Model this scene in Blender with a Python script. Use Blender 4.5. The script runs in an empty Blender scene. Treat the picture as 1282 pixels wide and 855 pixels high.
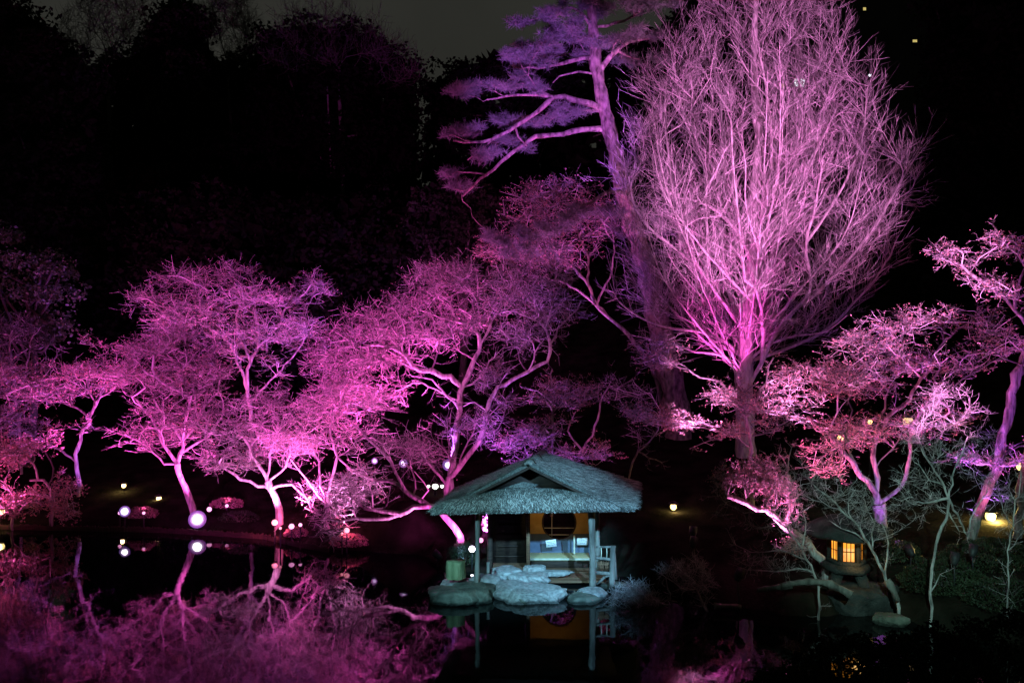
import bpy, bmesh, math, random
import numpy as np
from mathutils import Vector, Matrix

# ------------------------------------------------------------------ camera, sky, exposure
F, H, CZ = 1100.0, 410.0, 6.94          # focal length and horizon row in photo pixels, eye height above the water
C = bpy.context.scene.collection
scene = bpy.context.scene
cam_d = bpy.data.cameras.new('camera'); cam = bpy.data.objects.new('camera', cam_d); C.objects.link(cam)
cam.location = (0, 0, CZ); cam.rotation_euler = (math.radians(90), 0, 0)
cam_d.sensor_width = 36; cam_d.lens = F / 1282 * 36
cam_d.shift_y = -(427.5 - H) / 1282
cam_d.clip_end = 1000
scene.camera = cam
w = bpy.data.worlds.new('World'); scene.world = w; w.use_nodes = True
nt = w.node_tree; bg = nt.nodes['Background']
tcw = nt.nodes.new('ShaderNodeTexCoord'); nzw = nt.nodes.new('ShaderNodeTexNoise'); rpw = nt.nodes.new('ShaderNodeValToRGB')
nzw.inputs['Scale'].default_value = 3.0; nzw.inputs['Detail'].default_value = 4
rpw.color_ramp.elements[0].position = .3; rpw.color_ramp.elements[0].color = (.019, .0195, .0165, 1)
rpw.color_ramp.elements[1].position = .75; rpw.color_ramp.elements[1].color = (.030, .030, .0255, 1)
nt.links.new(tcw.outputs['Generated'], nzw.inputs['Vector']); nt.links.new(nzw.outputs['Fac'], rpw.inputs['Fac'])
nt.links.new(rpw.outputs['Color'], bg.inputs['Color']); bg.inputs['Strength'].default_value = 1.0
scene.view_settings.view_transform = 'Standard'; scene.view_settings.look = 'None'
scene.view_settings.exposure = 0; scene.view_settings.gamma = 1; scene.view_settings.use_curve_mapping = False
scene.render.engine = 'CYCLES'
cy = scene.cycles
cy.max_bounces = 4; cy.diffuse_bounces = 2; cy.glossy_bounces = 3; cy.transmission_bounces = 2; cy.transparent_max_bounces = 4
cy.caustics_reflective = False; cy.caustics_refractive = False; cy.sample_clamp_indirect = 3
cy.use_denoising = True
try: cy.denoising_prefilter = 'ACCURATE'
except Exception: pass

MAG, PINK, RED, VIO, BLU = (1, .10, .69), (1, .14, .53), (1, .12, .30), (.50, .12, 1), (.30, .16, 1)
WPNK = (1, .33, .90)

def W(px, py, Y):                         # a point of the place, from where the photo shows it and its distance
    return np.array([(px - 641) / F * Y, Y, CZ - (py - H) / F * Y])

# ------------------------------------------------------------------ helpers
def tag(o, label=None, cat=None, group=None, kind=None):
    if label: o['label'] = label
    if cat: o['category'] = cat
    if group: o['group'] = group
    if kind: o['kind'] = kind
    return o
def empty(name, loc, label, cat, group=None):
    o = bpy.data.objects.new(name, None); C.objects.link(o); o.location = loc
    o.empty_display_size = .2
    return tag(o, label, cat, group)
def mesh_np(name, V, faces_flat, sizes, mat, parent=None, origin=(0, 0, 0), smooth=False):
    V = np.asarray(V, dtype=np.float32) - np.asarray(origin, dtype=np.float32)
    me = bpy.data.meshes.new(name)
    me.vertices.add(len(V)); me.vertices.foreach_set('co', V.ravel())
    ff = np.asarray(faces_flat, dtype=np.int32).ravel(); sizes = np.asarray(sizes, dtype=np.int32)
    me.loops.add(len(ff)); me.loops.foreach_set('vertex_index', ff)
    me.polygons.add(len(sizes))
    st = np.zeros(len(sizes), dtype=np.int32); st[1:] = np.cumsum(sizes)[:-1]
    me.polygons.foreach_set('loop_start', st)
    if smooth: me.polygons.foreach_set('use_smooth', np.ones(len(sizes), dtype=bool))
    me.update(calc_edges=True); me.validate()
    if mat: me.materials.append(mat)
    o = bpy.data.objects.new(name, me); C.objects.link(o)
    if parent is not None: o.parent = parent
    else: o.location = origin
    return o
class MB:                                 # collects shapes of one mesh
    def __init__(s): s.V = []; s.Fc = []; s.S = []; s.n = 0
    def add(s, V, faces):
        V = np.asarray(V, float).reshape(-1, 3)
        for f in faces: s.Fc.extend([i + s.n for i in f]); s.S.append(len(f))
        s.V.append(V); s.n += len(V); return s
    def addq(s, V, Q):
        V = np.asarray(V, float).reshape(-1, 3); Q = np.asarray(Q) + s.n
        s.Fc.extend(Q.ravel().tolist()); s.S.extend([Q.shape[1]] * len(Q)); s.V.append(V); s.n += len(V); return s
    def box(s, c, d, rz=0, bev=0.0, tilt=0):
        x, y, z = d[0] / 2, d[1] / 2, d[2] / 2
        bm = bmesh.new(); bmesh.ops.create_cube(bm, size=1)
        for v in bm.verts: v.co = (v.co.x * d[0], v.co.y * d[1], v.co.z * d[2])
        if bev > 0: bmesh.ops.bevel(bm, geom=bm.edges[:], offset=bev, segments=2, affect='EDGES', profile=.5)
        M = Matrix.Translation(Vector(c)) @ Matrix.Rotation(rz, 4, 'Z') @ Matrix.Rotation(tilt, 4, 'Y')
        bm.transform(M); s.bm(bm); return s
    def bm(s, bm):
        bm.verts.index_update()
        s.add([v.co[:] for v in bm.verts], [[v.index for v in f.verts] for f in bm.faces]); bm.free()
    def tube(s, pts, rad, sides=8, cap=True):
        P = np.asarray(pts, float)[None]; R = np.broadcast_to(np.asarray(rad, float), (len(pts),))[None]
        V, Q = tubes(P, R, sides); n = s.n; s.addq(V, Q)
        if cap:
            L = len(pts)
            s.Fc.extend([n + i for i in range(sides)][::-1]); s.S.append(sides)
            s.Fc.extend([n + (L - 1) * sides + i for i in range(sides)]); s.S.append(sides)
        return s
    def lathe(s, c, prof, sides=24, rot=0, sq=1):
        V = []
        for r, z in prof:
            for k in range(sides):
                a = 2 * math.pi * k / sides + rot
                V.append((c[0] + r * math.cos(a), c[1] + r * math.sin(a) * sq, c[2] + z))
        Q = [(i * sides + k, i * sides + (k + 1) % sides, (i + 1) * sides + (k + 1) % sides, (i + 1) * sides + k) for i in range(len(prof) - 1) for k in range(sides)]
        n = s.n; s.addq(V, Q)
        s.Fc.extend([n + k for k in range(sides)][::-1]); s.S.append(sides)
        s.Fc.extend([n + (len(prof) - 1) * sides + k for k in range(sides)]); s.S.append(sides)
        return s
    def build(s, name, mat, parent=None, origin=(0, 0, 0), smooth=False):
        return mesh_np(name, np.concatenate(s.V), s.Fc, s.S, mat, parent, origin, smooth)

def tubes(P, R, sides, rough=0):
    """P (M,n,3) polylines, R (M,n) radii -> vertices and quads"""
    M, n, _ = P.shape
    T = np.empty_like(P); T[:, 1:-1] = P[:, 2:] - P[:, :-2]; T[:, 0] = P[:, 1] - P[:, 0]; T[:, -1] = P[:, -1] - P[:, -2]
    T /= np.linalg.norm(T, axis=2, keepdims=True) + 1e-9
    ax = np.argmin(np.abs(T.mean(axis=1)), axis=1); ref = np.eye(3)[ax][:, None, :]
    U = np.cross(T, np.broadcast_to(ref, T.shape)); U /= np.linalg.norm(U, axis=2, keepdims=True) + 1e-9
    Bn = np.cross(T, U)
    a = np.arange(sides) * 2 * np.pi / sides
    RR = np.broadcast_to(R[:, :, None], R.shape + (sides,))
    if rough: RR = RR * (1 + np.random.default_rng(M * 7 + n).normal(0, rough, RR.shape))
    V = P[:, :, None, :] + RR[..., None] * (np.cos(a)[None, None, :, None] * U[:, :, None, :] + np.sin(a)[None, None, :, None] * Bn[:, :, None, :])
    base = (np.arange(M) * n * sides)[:, None, None] + (np.arange(n - 1) * sides)[None, :, None]
    k = np.arange(sides)[None, None, :]; k2 = (k + 1) % sides
    Q = np.stack([base + k, base + k2, base + sides + k2, base + sides + k], axis=-1).reshape(-1, 4)
    return V.reshape(-1, 3), Q
def merge(parts):
    Vs, Qs, n = [], [], 0
    for V, Q in parts:
        Vs.append(V); Qs.append(Q + n); n += len(V)
    return np.concatenate(Vs), np.concatenate(Qs)
def quads_obj(name, V, Q, mat, parent, origin, smooth=False):
    return mesh_np(name, V, Q.ravel(), np.full(len(Q), Q.shape[1]), mat, parent, origin, smooth)

# ------------------------------------------------------------------ materials
def mat(name, c1, c2, scale=4, rough=.85, bump=.3, bscale=None, stretch=(1, 1, 1), spec=.25, detail=6):
    m = bpy.data.materials.new(name); m.use_nodes = True; n = m.node_tree; b = n.nodes['Principled BSDF']
    tc = n.nodes.new('ShaderNodeTexCoord'); mp = n.nodes.new('ShaderNodeMapping'); mp.inputs['Scale'].default_value = stretch
    nz = n.nodes.new('ShaderNodeTexNoise'); nz.inputs['Scale'].default_value = scale; nz.inputs['Detail'].default_value = detail
    rp = n.nodes.new('ShaderNodeValToRGB'); rp.color_ramp.elements[0].position = .32; rp.color_ramp.elements[1].position = .68
    rp.color_ramp.elements[0].color = (*c1, 1); rp.color_ramp.elements[1].color = (*c2, 1)
    n.links.new(tc.outputs['Object'], mp.inputs['Vector']); n.links.new(mp.outputs['Vector'], nz.inputs['Vector'])
    n.links.new(nz.outputs['Fac'], rp.inputs['Fac']); n.links.new(rp.outputs['Color'], b.inputs['Base Color'])
    b.inputs['Roughness'].default_value = rough; b.inputs['Specular IOR Level'].default_value = spec
    if bump:
        nb = n.nodes.new('ShaderNodeTexNoise'); nb.inputs['Scale'].default_value = bscale or scale * 4; nb.inputs['Detail'].default_value = 6
        bp = n.nodes.new('ShaderNodeBump'); bp.inputs['Strength'].default_value = bump; bp.inputs['Distance'].default_value = .05
        n.links.new(mp.outputs['Vector'], nb.inputs['Vector']); n.links.new(nb.outputs['Fac'], bp.inputs['Height']); n.links.new(bp.outputs['Normal'], b.inputs['Normal'])
    return m
def strand(name, c1, c2, c3, rough=.85):
    m = mat(name, c1, c2, 1, rough, 0); n = m.node_tree; b = n.nodes['Principled BSDF']
    g = n.nodes.new('ShaderNodeNewGeometry'); rp = n.nodes.new('ShaderNodeValToRGB'); rp.color_ramp.elements[0].color = (*c1, 1); rp.color_ramp.elements[1].color = (*c3, 1)
    e = rp.color_ramp.elements.new(.55); e.color = (*c2, 1)
    n.links.new(g.outputs['Random Per Island'], rp.inputs['Fac']); n.links.new(rp.outputs['Color'], b.inputs['Base Color'])
    return m
def wet_line(m, z0, z1):
    n = m.node_tree; b = n.nodes['Principled BSDF']; src = b.inputs['Base Color'].links[0].from_socket
    tc = n.nodes.new('ShaderNodeTexCoord'); sp = n.nodes.new('ShaderNodeSeparateXYZ'); nz = n.nodes.new('ShaderNodeTexNoise'); nz.inputs['Scale'].default_value = 5
    ad = n.nodes.new('ShaderNodeMath'); ad.operation = 'MULTIPLY_ADD'; ad.inputs[1].default_value = .10
    mr = n.nodes.new('ShaderNodeMapRange'); mr.inputs['From Min'].default_value = z0; mr.inputs['From Max'].default_value = z1; mr.inputs['To Min'].default_value = .28; mr.inputs['To Max'].default_value = 1
    mx = n.nodes.new('ShaderNodeVectorMath'); mx.operation = 'SCALE'
    gp = n.nodes.new('ShaderNodeNewGeometry'); n.links.new(gp.outputs['Position'], sp.inputs[0]); n.links.new(tc.outputs['Object'], nz.inputs['Vector']); n.links.new(nz.outputs['Fac'], ad.inputs[0]); n.links.new(sp.outputs['Z'], ad.inputs[2])
    n.links.new(ad.outputs[0], mr.inputs['Value']); n.links.new(src, mx.inputs[0]); n.links.new(mr.outputs[0], mx.inputs['Scale']); n.links.new(mx.outputs[0], b.inputs['Base Color'])
    return m
def emis(name, c, s):
    m = bpy.data.materials.new(name); m.use_nodes = True; b = m.node_tree.nodes['Principled BSDF']
    b.inputs['Base Color'].default_value = (.3, .3, .3, 1); b.inputs['Emission Color'].default_value = (*c, 1); b.inputs['Emission Strength'].default_value = s
    m.cycles.emission_sampling = 'NONE'
    return m
M = {}
M['bark'] = mat('bark', (.06, .05, .045), (.40, .35, .32), 9, .9, 1.0, 26, (1, 1, .22))
M['bark_pine'] = mat('bark_pine', (.07, .05, .045), (.40, .31, .27), 7, .95, 1.0, 12, (1, 1, .45))
M['bark_pale'] = mat('bark_pale', (.14, .125, .115), (.62, .57, .53), 9, .85, 1.0, 26, (1, 1, .25))
M['twig'] = strand('twig', (.05, .042, .04), (.17, .145, .14), (.74, .64, .62))
M['twig_pale'] = strand('twig_pale', (.08, .07, .07), (.26, .225, .22), (.82, .72, .70))
M['bark_ginkgo'] = mat('bark_ginkgo', (.34, .31, .29), (.70, .65, .61), 9, .85, .8, 22, (1, 1, .25))
M['twig_ginkgo'] = strand('twig_ginkgo', (.10, .09, .085), (.30, .27, .26), (.80, .72, .70))
M['twig_dark'] = mat('twig_dark', (.05, .045, .04), (.09, .08, .07), 1, .9, 0)
M['leaf_dry'] = mat('leaf_dry', (.34, .16, .15), (.56, .33, .29), .9, .7, 0)
M['leaf_green'] = mat('leaf_green', (.014, .022, .010), (.04, .052, .024), .8, .6, 0)
M['leaf_shiny'] = mat('leaf_shiny', (.03, .05, .025), (.10, .12, .07), .8, .45, 0, spec=.5)
M['leaf_black'] = mat('leaf_black', (.003, .004, .002), (.009, .010, .007), .15, .9, 0, spec=0)
M['leaf_far'] = mat('leaf_far', (.010, .013, .008), (.026, .03, .02), .15, .9, 0, spec=0)
M['needle'] = mat('needle', (.10, .115, .10), (.22, .24, .21), .8, .6, 0)
M['ground'] = mat('ground', (.006, .006, .004), (.020, .018, .013), 1.5, 1, .5, 12, spec=0)
M['rock'] = mat('rock', (.17, .17, .16), (.36, .36, .33), 9, .9, 1.0, 22)
M['rock_dark'] = mat('rock_dark', (.05, .06, .045), (.15, .16, .125), 3.2, .9, 1.0, 11)
wet_line(M['rock'], .10, .15); wet_line(M['rock_dark'], .10, .15)
M['lantern_stone'] = mat('lantern_stone', (.014, .015, .013), (.05, .052, .047), 3, .9, .9, 22)
M['thatch'] = mat('thatch', (.03, .03, .026), (.16, .16, .135), 26, .95, .8, 40)
M['straw'] = strand('straw', (.025, .026, .022), (.17, .17, .145), (.80, .78, .66))
M['dark_wood'] = mat('dark_wood', (.018, .011, .008), (.05, .03, .02), 3, .7, .4, 10, (1, 1, 8))
M['brown_wood'] = mat('brown_wood', (.10, .05, .028), (.20, .11, .06), 3, .7, .4, 10, (.3, 6, 6))
M['log'] = mat('log', (.07, .066, .055), (.25, .235, .2), 3, .85, .7, 14, (2, 2, .4))
M['mossy_log'] = mat('mossy_log', (.10, .135, .06), (.25, .29, .15), 4, .9, .7, 14, (1.5, 1.5, .5))
M['ochre'] = mat('ochre', (.42, .24, .07), (.54, .33, .11), 5, .95, .25, 60)
M['navy'] = mat('navy', (.07, .09, .13), (.12, .15, .20), 3, .8, .1)
M['tatami'] = mat('tatami', (.44, .38, .18), (.58, .50, .26), 6, .8, .3, 60, (1, 12, 1))
M['paper'] = mat('paper', (.66, .65, .62), (.78, .77, .74), 6, .8, 0)
M['ink'] = mat('ink', (.02, .02, .02), (.04, .04, .04), 4, .7, 0)
M['bamboo'] = mat('bamboo', (.42, .40, .30), (.60, .57, .44), 6, .55, .1)
M['metal'] = mat('metal', (.015, .015, .016), (.03, .03, .03), 6, .5, .1)
M['red_felt'] = mat('red_felt', (.45, .015, .012), (.60, .03, .02), 8, .95, .2)
M['concrete'] = mat('concrete', (.015, .015, .016), (.03, .03, .03), .3, .9, .1)
M['lens_white'] = emis('lens_white', (.93, .80, 1), 12)
M['halo_violet'] = emis('halo_violet', (.34, .16, 1), .28)  # violet glare round the lamps, put into an emissive colour
M['lens_violet'] = emis('lens_violet', (.80, .62, 1), 3)
M['lens_pink'] = emis('lens_pink', (1, .36, .72), 2.2)
M['lens_red'] = emis('lens_red', (1, .30, .38), 2.2)
M['glow_warm'] = emis('glow_warm', (1, .72, .25), 4)
M['glow_warm_dim'] = emis('glow_warm_dim', (1, .70, .28), 1.1)
M['glow_hot'] = emis('glow_hot', (1, .70, .20), 3.2)
M['glow_lamp'] = emis('glow_lamp', (.95, 1, .86), 4)
M['window_gold'] = emis('window_gold', (1, .80, .25), .55)
M['window_white'] = emis('window_white', (.85, .95, 1), 2.2)
def lantern_paper():
    m = emis('lantern_paper', (1, .40, .05), 1.5); n = m.node_tree; b = n.nodes['Principled BSDF']
    tc = n.nodes.new('ShaderNodeTexCoord'); nz = n.nodes.new('ShaderNodeTexNoise'); nz.inputs['Scale'].default_value = 5
    rp = n.nodes.new('ShaderNodeValToRGB'); rp.color_ramp.elements[0].position = .3; rp.color_ramp.elements[1].position = .7
    rp.color_ramp.elements[0].color = (.80, .22, .015, 1); rp.color_ramp.elements[1].color = (1, .42, .045, 1)
    n.links.new(tc.outputs['Object'], nz.inputs['Vector']); n.links.new(nz.outputs['Fac'], rp.inputs['Fac']); n.links.new(rp.outputs['Color'], b.inputs['Emission Color'])
    return m
M['lantern_paper'] = lantern_paper()
def water_mat():
    m = bpy.data.materials.new('water'); m.use_nodes = True; n = m.node_tree; b = n.nodes['Principled BSDF']
    b.inputs['Base Color'].default_value = (.004, .005, .005, 1); b.inputs['Specular IOR Level'].default_value = .38; b.inputs['Roughness'].default_value = .035; b.inputs['IOR'].default_value = 1.34
    tc = n.nodes.new('ShaderNodeTexCoord'); mp = n.nodes.new('ShaderNodeMapping'); mp.inputs['Scale'].default_value = (1.0, .55, 1)
    nz = n.nodes.new('ShaderNodeTexNoise'); nz.inputs['Scale'].default_value = 2.2; nz.inputs['Detail'].default_value = 3
    bp = n.nodes.new('ShaderNodeBump'); bp.inputs['Strength'].default_value = .14; bp.inputs['Distance'].default_value = .02
    n.links.new(tc.outputs['Object'], mp.inputs['Vector']); n.links.new(mp.outputs['Vector'], nz.inputs['Vector'])
    n.links.new(nz.outputs['Fac'], bp.inputs['Height']); n.links.new(bp.outputs['Normal'], b.inputs['Normal'])
    return m
M['water'] = water_mat()

# ------------------------------------------------------------------ terrain and pond
def shore(px, Y): return ((px - 641) / F * Y, Y)
POND = [(-60, 30.6), (-30, 30.6), shore(0, 30.4), shore(200, 29.9), shore(330, 29.0), shore(370, 28.0), shore(410, 27.3), shore(470, 27.1), shore(530, 26.6),
        shore(545, 25.0), shore(590, 24.4), shore(790, 24.2), shore(830, 23.0), shore(930, 21.7), shore(1000, 20.9), shore(1050, 20.9), shore(1075, 21.6), shore(1110, 21.5),
        shore(1140, 20.5), shore(1230, 19.2), shore(1330, 18.4), (15, 17.4), (10, 16.8), (6.2, 16.2), (4.4, 15.2), (3.3, 12.5), (1.6, 6.5), (0, 4), (-10, 3), (-60, 3)]
PA = np.array(POND)
def pond_sd(x, y):
    """signed distance to the pond edge, positive on land"""
    x = np.asarray(x, float); y = np.asarray(y, float)
    a = PA; b = np.roll(PA, -1, axis=0)
    d = np.full(x.shape, 1e9); ins = np.zeros(x.shape, bool)
    for (ax, ay), (bx, by) in zip(a, b):
        ex, ey = bx - ax, by - ay
        t = np.clip(((x - ax) * ex + (y - ay) * ey) / (ex * ex + ey * ey + 1e-9), 0, 1)
        d = np.minimum(d, np.hypot(x - ax - t * ex, y - ay - t * ey))
        c = ((ay > y) != (by > y))
        with np.errstate(divide='ignore', invalid='ignore'):
            xi = (bx - ax) * (y - ay) / (by - ay + 1e-12) + ax
        ins ^= c & (x < xi)
    return np.where(ins, -d, d)
def hnoise(x, y):
    return (np.sin(x * .9 + 1.3 * np.sin(y * .7)) * np.cos(y * .8 + .5 * np.sin(x * .6)) * .5 + np.sin(x * 2.3 + y * 1.7) * .2 + np.sin(x * 4.1 - y * 3.3) * .1)
def ground_z(x, y):
    d = pond_sd(x, y); x = np.asarray(x, float); y = np.asarray(y, float)
    dl = np.maximum(d, 0)
    s = np.clip((d + .25) / .7, 0, 1); s = s * s * (3 - 2 * s)
    z = -.6 + s * .95 + .17 * np.minimum(dl, 12) + .42 * np.clip(dl - 12, 0, 26) + .1 * np.clip(dl - 38, 0, 60)
    z = z + .10 * hnoise(x, y) * np.clip(d + .3, 0, 1)
    z = z + 1.0 * np.exp(-((x + 3.5) / 1.0) ** 2 - ((y - 27.9) / .8) ** 2) * np.clip(d / .5, 0, 1)
    pad = np.clip(np.maximum(np.abs(x - .9) - 2.3, np.abs(y - 24.0) - 2.1) / .8, 0, 1)      # levelled ground under the tea house
    return z * pad + np.minimum(z, .03) * (1 - pad)
def gz(x, y): return float(ground_z(np.array([x]), np.array([y]))[0])
def build_ground():
    xs = np.concatenate([np.linspace(-160, -28, 34), np.arange(-27.5, 30, .45), np.linspace(30.5, 160, 34)])
    ys = np.concatenate([np.linspace(-30, 2, 16), np.arange(2.5, 40, .45), np.linspace(40.5, 190, 60)])
    X, Y = np.meshgrid(xs, ys); Z = ground_z(X, Y)
    V = np.stack([X, Y, Z], -1).reshape(-1, 3); nx, ny = len(xs), len(ys)
    i = (np.arange(ny - 1)[:, None] * nx + np.arange(nx - 1)[None]).ravel()
    o = quads_obj('ground', V, np.stack([i, i + 1, i + nx + 1, i + nx], -1), M['ground'], None, (0, 0, 0), True)
    tag(o, kind='structure')
build_ground()
def build_water():
    V = [(-70, -10, 0), (40, -10, 0), (40, 40, 0), (-70, 40, 0)]
    tag(MB().add(V, [(0, 1, 2, 3)]).build('water', M['water']), kind='structure')
build_water()

# ------------------------------------------------------------------ tree growing
def in_poly(poly, x, y):
    ins = np.zeros(x.shape, bool); n = len(poly)
    for i in range(n):
        ax, ay = poly[i]; bx, by = poly[(i + 1) % n]
        c = (ay > y) != (by > y)
        ins ^= c & (x < (bx - ax) * (y - ay) / (by - ay + 1e-9) + ax)
    return ins
def poly_dist(poly, x, y):
    d = np.full(x.shape, 1e9); n = len(poly)
    for i in range(n):
        ax, ay = poly[i]; bx, by = poly[(i + 1) % n]; ex, ey = bx - ax, by - ay
        t = np.clip(((x - ax) * ex + (y - ay) * ey) / (ex * ex + ey * ey + 1e-9), 0, 1)
        d = np.minimum(d, np.hypot(x - ax - t * ex, y - ay - t * ey))
    return d
def sample_crown(poly, n, Y, depth, rng, flat=.55):
    poly = [tuple(p) for p in poly]; xs = [p[0] for p in poly]; ys = [p[1] for p in poly]
    X = np.zeros(0); Yp = np.zeros(0)
    while len(X) < n:
        x = rng.uniform(min(xs), max(xs), n * 3); y = rng.uniform(min(ys), max(ys), n * 3)
        k = in_poly(poly, x, y); X = np.concatenate([X, x[k]]); Yp = np.concatenate([Yp, y[k]])
    X, Yp = X[:n], Yp[:n]; d = poly_dist(poly, X, Yp); d = d / (d.max() + 1e-6)
    dy = rng.uniform(-1, 1, n) * depth * np.sqrt(np.clip(d * (2 - d), .04, 1))
    YY = Y + dy
    return np.stack([(X - 641) / F * YY, YY, CZ - (Yp - H) / F * YY], -1)
def layered(poly, n, Y, depth, rng, per=13, sx=.55, sz=.14):
    """targets gathered in flat layers with gaps between them"""
    poly = [tuple(p) for p in poly]; c = sample_crown(poly, max(3, n // per), Y, depth, rng); out = []
    while sum(len(o) for o in out) < n:
        k = rng.integers(0, len(c), n); P = c[k] + rng.normal(0, 1, (n, 3)) * np.array([sx, sx, sz]) + 0
        px = 641 + P[:, 0] / P[:, 1] * F; py = H - (P[:, 2] - CZ) / P[:, 1] * F
        P = P[in_poly(poly, px, py)]; out.append(P)
        if len(P) < n * .05: out.append(sample_crown(poly, n, Y, depth, rng))
    return np.concatenate(out)[:n]
def catmull(P, step):
    P = np.asarray(P, float); out = [P[0]]
    Q = np.vstack([2 * P[0] - P[1], P, 2 * P[-1] - P[-2]])
    for i in range(1, len(Q) - 2):
        L = np.linalg.norm(Q[i + 1] - Q[i]); k = max(1, int(round(L / step)))
        for t in (np.arange(k) + 1) / k:
            out.append(.5 * ((2 * Q[i]) + (-Q[i - 1] + Q[i + 1]) * t + (2 * Q[i - 1] - 5 * Q[i] + 4 * Q[i + 1] - Q[i + 2]) * t * t + (-Q[i - 1] + 3 * Q[i] - 3 * Q[i + 1] + Q[i + 2]) * t ** 3))
    return np.array(out)
def unit(v): return v / (np.linalg.norm(v, axis=-1, keepdims=True) + 1e-9)

class Tree:
    def __init__(s, name, label, cat, Y, seed, group=None, step=.28):
        s.name, s.label, s.cat, s.Y, s.group, s.step = name, label, cat, Y, group, step
        s.rng = np.random.default_rng(seed)
        s.P = np.zeros((60000, 3)); s.T = np.zeros((60000, 3)); s.par = np.full(60000, -1, int); s.rm = np.zeros(60000); s.n = 0
        s.chains = []; s.base = None; s.extra = []
    def _chain(s, pts, rad, start):
        """pts after the start node"""
        ids = [] if start is None else [start]; prev = -1 if start is None else start
        for p, r in zip(pts, rad):
            i = s.n; s.P[i] = p; s.par[i] = prev; s.rm[i] = r
            if prev >= 0: s.T[i] = unit(p - s.P[prev])
            prev = i; ids.append(i); s.n += 1
        if start is None and len(ids) > 1: s.T[ids[0]] = s.T[ids[1]]
        s.chains.append(ids)
    def limb(s, pts, w0, w1, drift=None, root=False, jit=1.0, ground=True):
        px = np.array([(p[0], p[1]) for p in pts], float)
        start = None; Y0 = s.Y
        if not (root or s.n == 0):
            Yg = s.P[:s.n, 1]
            qx = 641 + s.P[:s.n, 0] / Yg * F; qy = H - (s.P[:s.n, 2] - CZ) / Yg * F
            start = int(np.argmin((qx - px[0, 0]) ** 2 + (qy - px[0, 1]) ** 2)); Y0 = s.P[start, 1]
        cum = np.concatenate([[0], np.cumsum(np.linalg.norm(np.diff(px, axis=0), axis=1))]) * Y0 / F
        if drift is None: drift = 0 if (root or s.n == 0) else s.rng.uniform(-.45, .45)
        Ys = Y0 + cum * drift
        P3 = np.array([W(x, y, yy) for (x, y), yy in zip(px, Ys)])
        if start is not None: P3[0] = s.P[start]
        elif ground:
            g = gz(P3[0, 0], P3[0, 1]) - .25
            if P3[0, 2] > g + .3:
                P3 = np.vstack([[P3[0, 0] + .1 * (P3[0, 0] - P3[1, 0]), P3[0, 1], g], P3])
            if s.base is None: s.base = np.array([P3[0, 0], P3[0, 1], g + .2])
        elif s.base is None: s.base = P3[0].copy()
        Q = catmull(P3, s.step); n = len(Q)
        if n > 2:
            nz = s.rng.normal(0, .03 * jit, Q.shape); nz[0] = 0; Q = Q + nz
        if s.name in ('maple_tree', 'cherry_tree'): w0, w1 = w0 * .56, w1 * .78
        r = np.linspace(w0, w1, n) / 2 * Y0 / F
        r *= 1 + .08 * np.sin(np.arange(n) * 1.7 + s.rng.uniform(0, 6)) + s.rng.normal(0, .03, n)
        if start is None:
            r[:3] *= np.array([1.35, 1.2, 1.08])[:min(3, n)]
            s._chain(Q, r, None)
        else: s._chain(Q[1:], r[1:], start)
        return s
    def grow(s, tg, up=.0, wang=.9, flat=1.0, bend=.35, jit=.05, below=0., rmax=None):
        """reach each target with a branch leaving the best placed existing node"""
        n0 = s.n
        d0 = np.array([np.min(np.linalg.norm(s.P[:n0] - t, axis=1)) for t in tg]) if len(tg) else np.zeros(0)
        for t in tg[np.argsort(d0 + s.rng.uniform(0, .8, len(tg)))]:
            D = t - s.P[:s.n]; L = np.linalg.norm(D, axis=1) + 1e-6
            cosang = np.sum(D * s.T[:s.n], axis=1) / L
            cost = L * (1 + wang * (1 - cosang))
            if below: cost = cost * (1 + below * np.clip(.55 - D[:, 2] / L, 0, 2))
            i = int(np.argmin(cost)); l = L[i]
            if l < .12: continue
            k = max(2, int(round(l / s.step))); u = (np.arange(k) + 1) / k
            c = s.P[i] + s.T[i] * l * bend + np.array([0, 0, up * l])
            pts = ((1 - u) ** 2)[:, None] * s.P[i] + (2 * u * (1 - u))[:, None] * c + (u ** 2)[:, None] * t
            pts = pts + s.rng.normal(0, jit * min(l, 1.2), pts.shape) * (u * (1.15 - u) * 2)[:, None]
            if s.n + k >= 59900: break
            s._chain(pts, np.zeros(k), i)
        return s
    def radii(s, tip=.007, power=.42):
        cnt = np.ones(s.n)
        for i in range(s.n - 1, -1, -1):
            p = s.par[i]
            if p >= 0: cnt[p] += cnt[i] * .35 if False else cnt[i]
        tipcount = cnt / 5.0
        r = np.maximum(tip * np.maximum(tipcount, 1) ** power, tip)
        r = np.where(s.rm[:s.n] > 0, np.maximum(s.rm[:s.n], np.minimum(r, s.rm[:s.n] * 1.05)), r)
        for i in range(s.n):
            p = s.par[i]
            if p >= 0 and s.rm[i] == 0: r[i] = min(r[i], r[p] * .92)
        s.R = r; return r
    def twigs(s, nA, lenA, perB, lenB, habit=(0, 0, .1), flat=.5, rA=.006, rB=.004, spread=1.0, rthin=.03, fwd=.6, perC=0, lenC=(.08, .2), curl=.22, bendup=.5):
        rng = s.rng; idx = np.where((s.R < rthin))[0]
        if not len(idx): return s
        hab = np.array(habit)
        def shoot(base, d, L, n, cu):
            k = len(base); rd = rng.normal(0, 1, (k, 3)); rd[:, 2] *= flat
            dr = unit(unit(d) * fwd + unit(rd) * spread + hab); P = np.zeros((k, n, 3)); P[:, 0] = base
            for j in range(1, n):
                P[:, j] = P[:, j - 1] + dr * (L / (n - 1))[:, None]
                q = rng.normal(0, cu, (k, 3)); q[:, 2] *= flat; dr = unit(dr + q + hab * bendup)
            return P
        a = rng.choice(idx, nA); A = shoot(s.P[a], s.T[a], rng.uniform(*lenA, nA), 4, curl)
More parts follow.
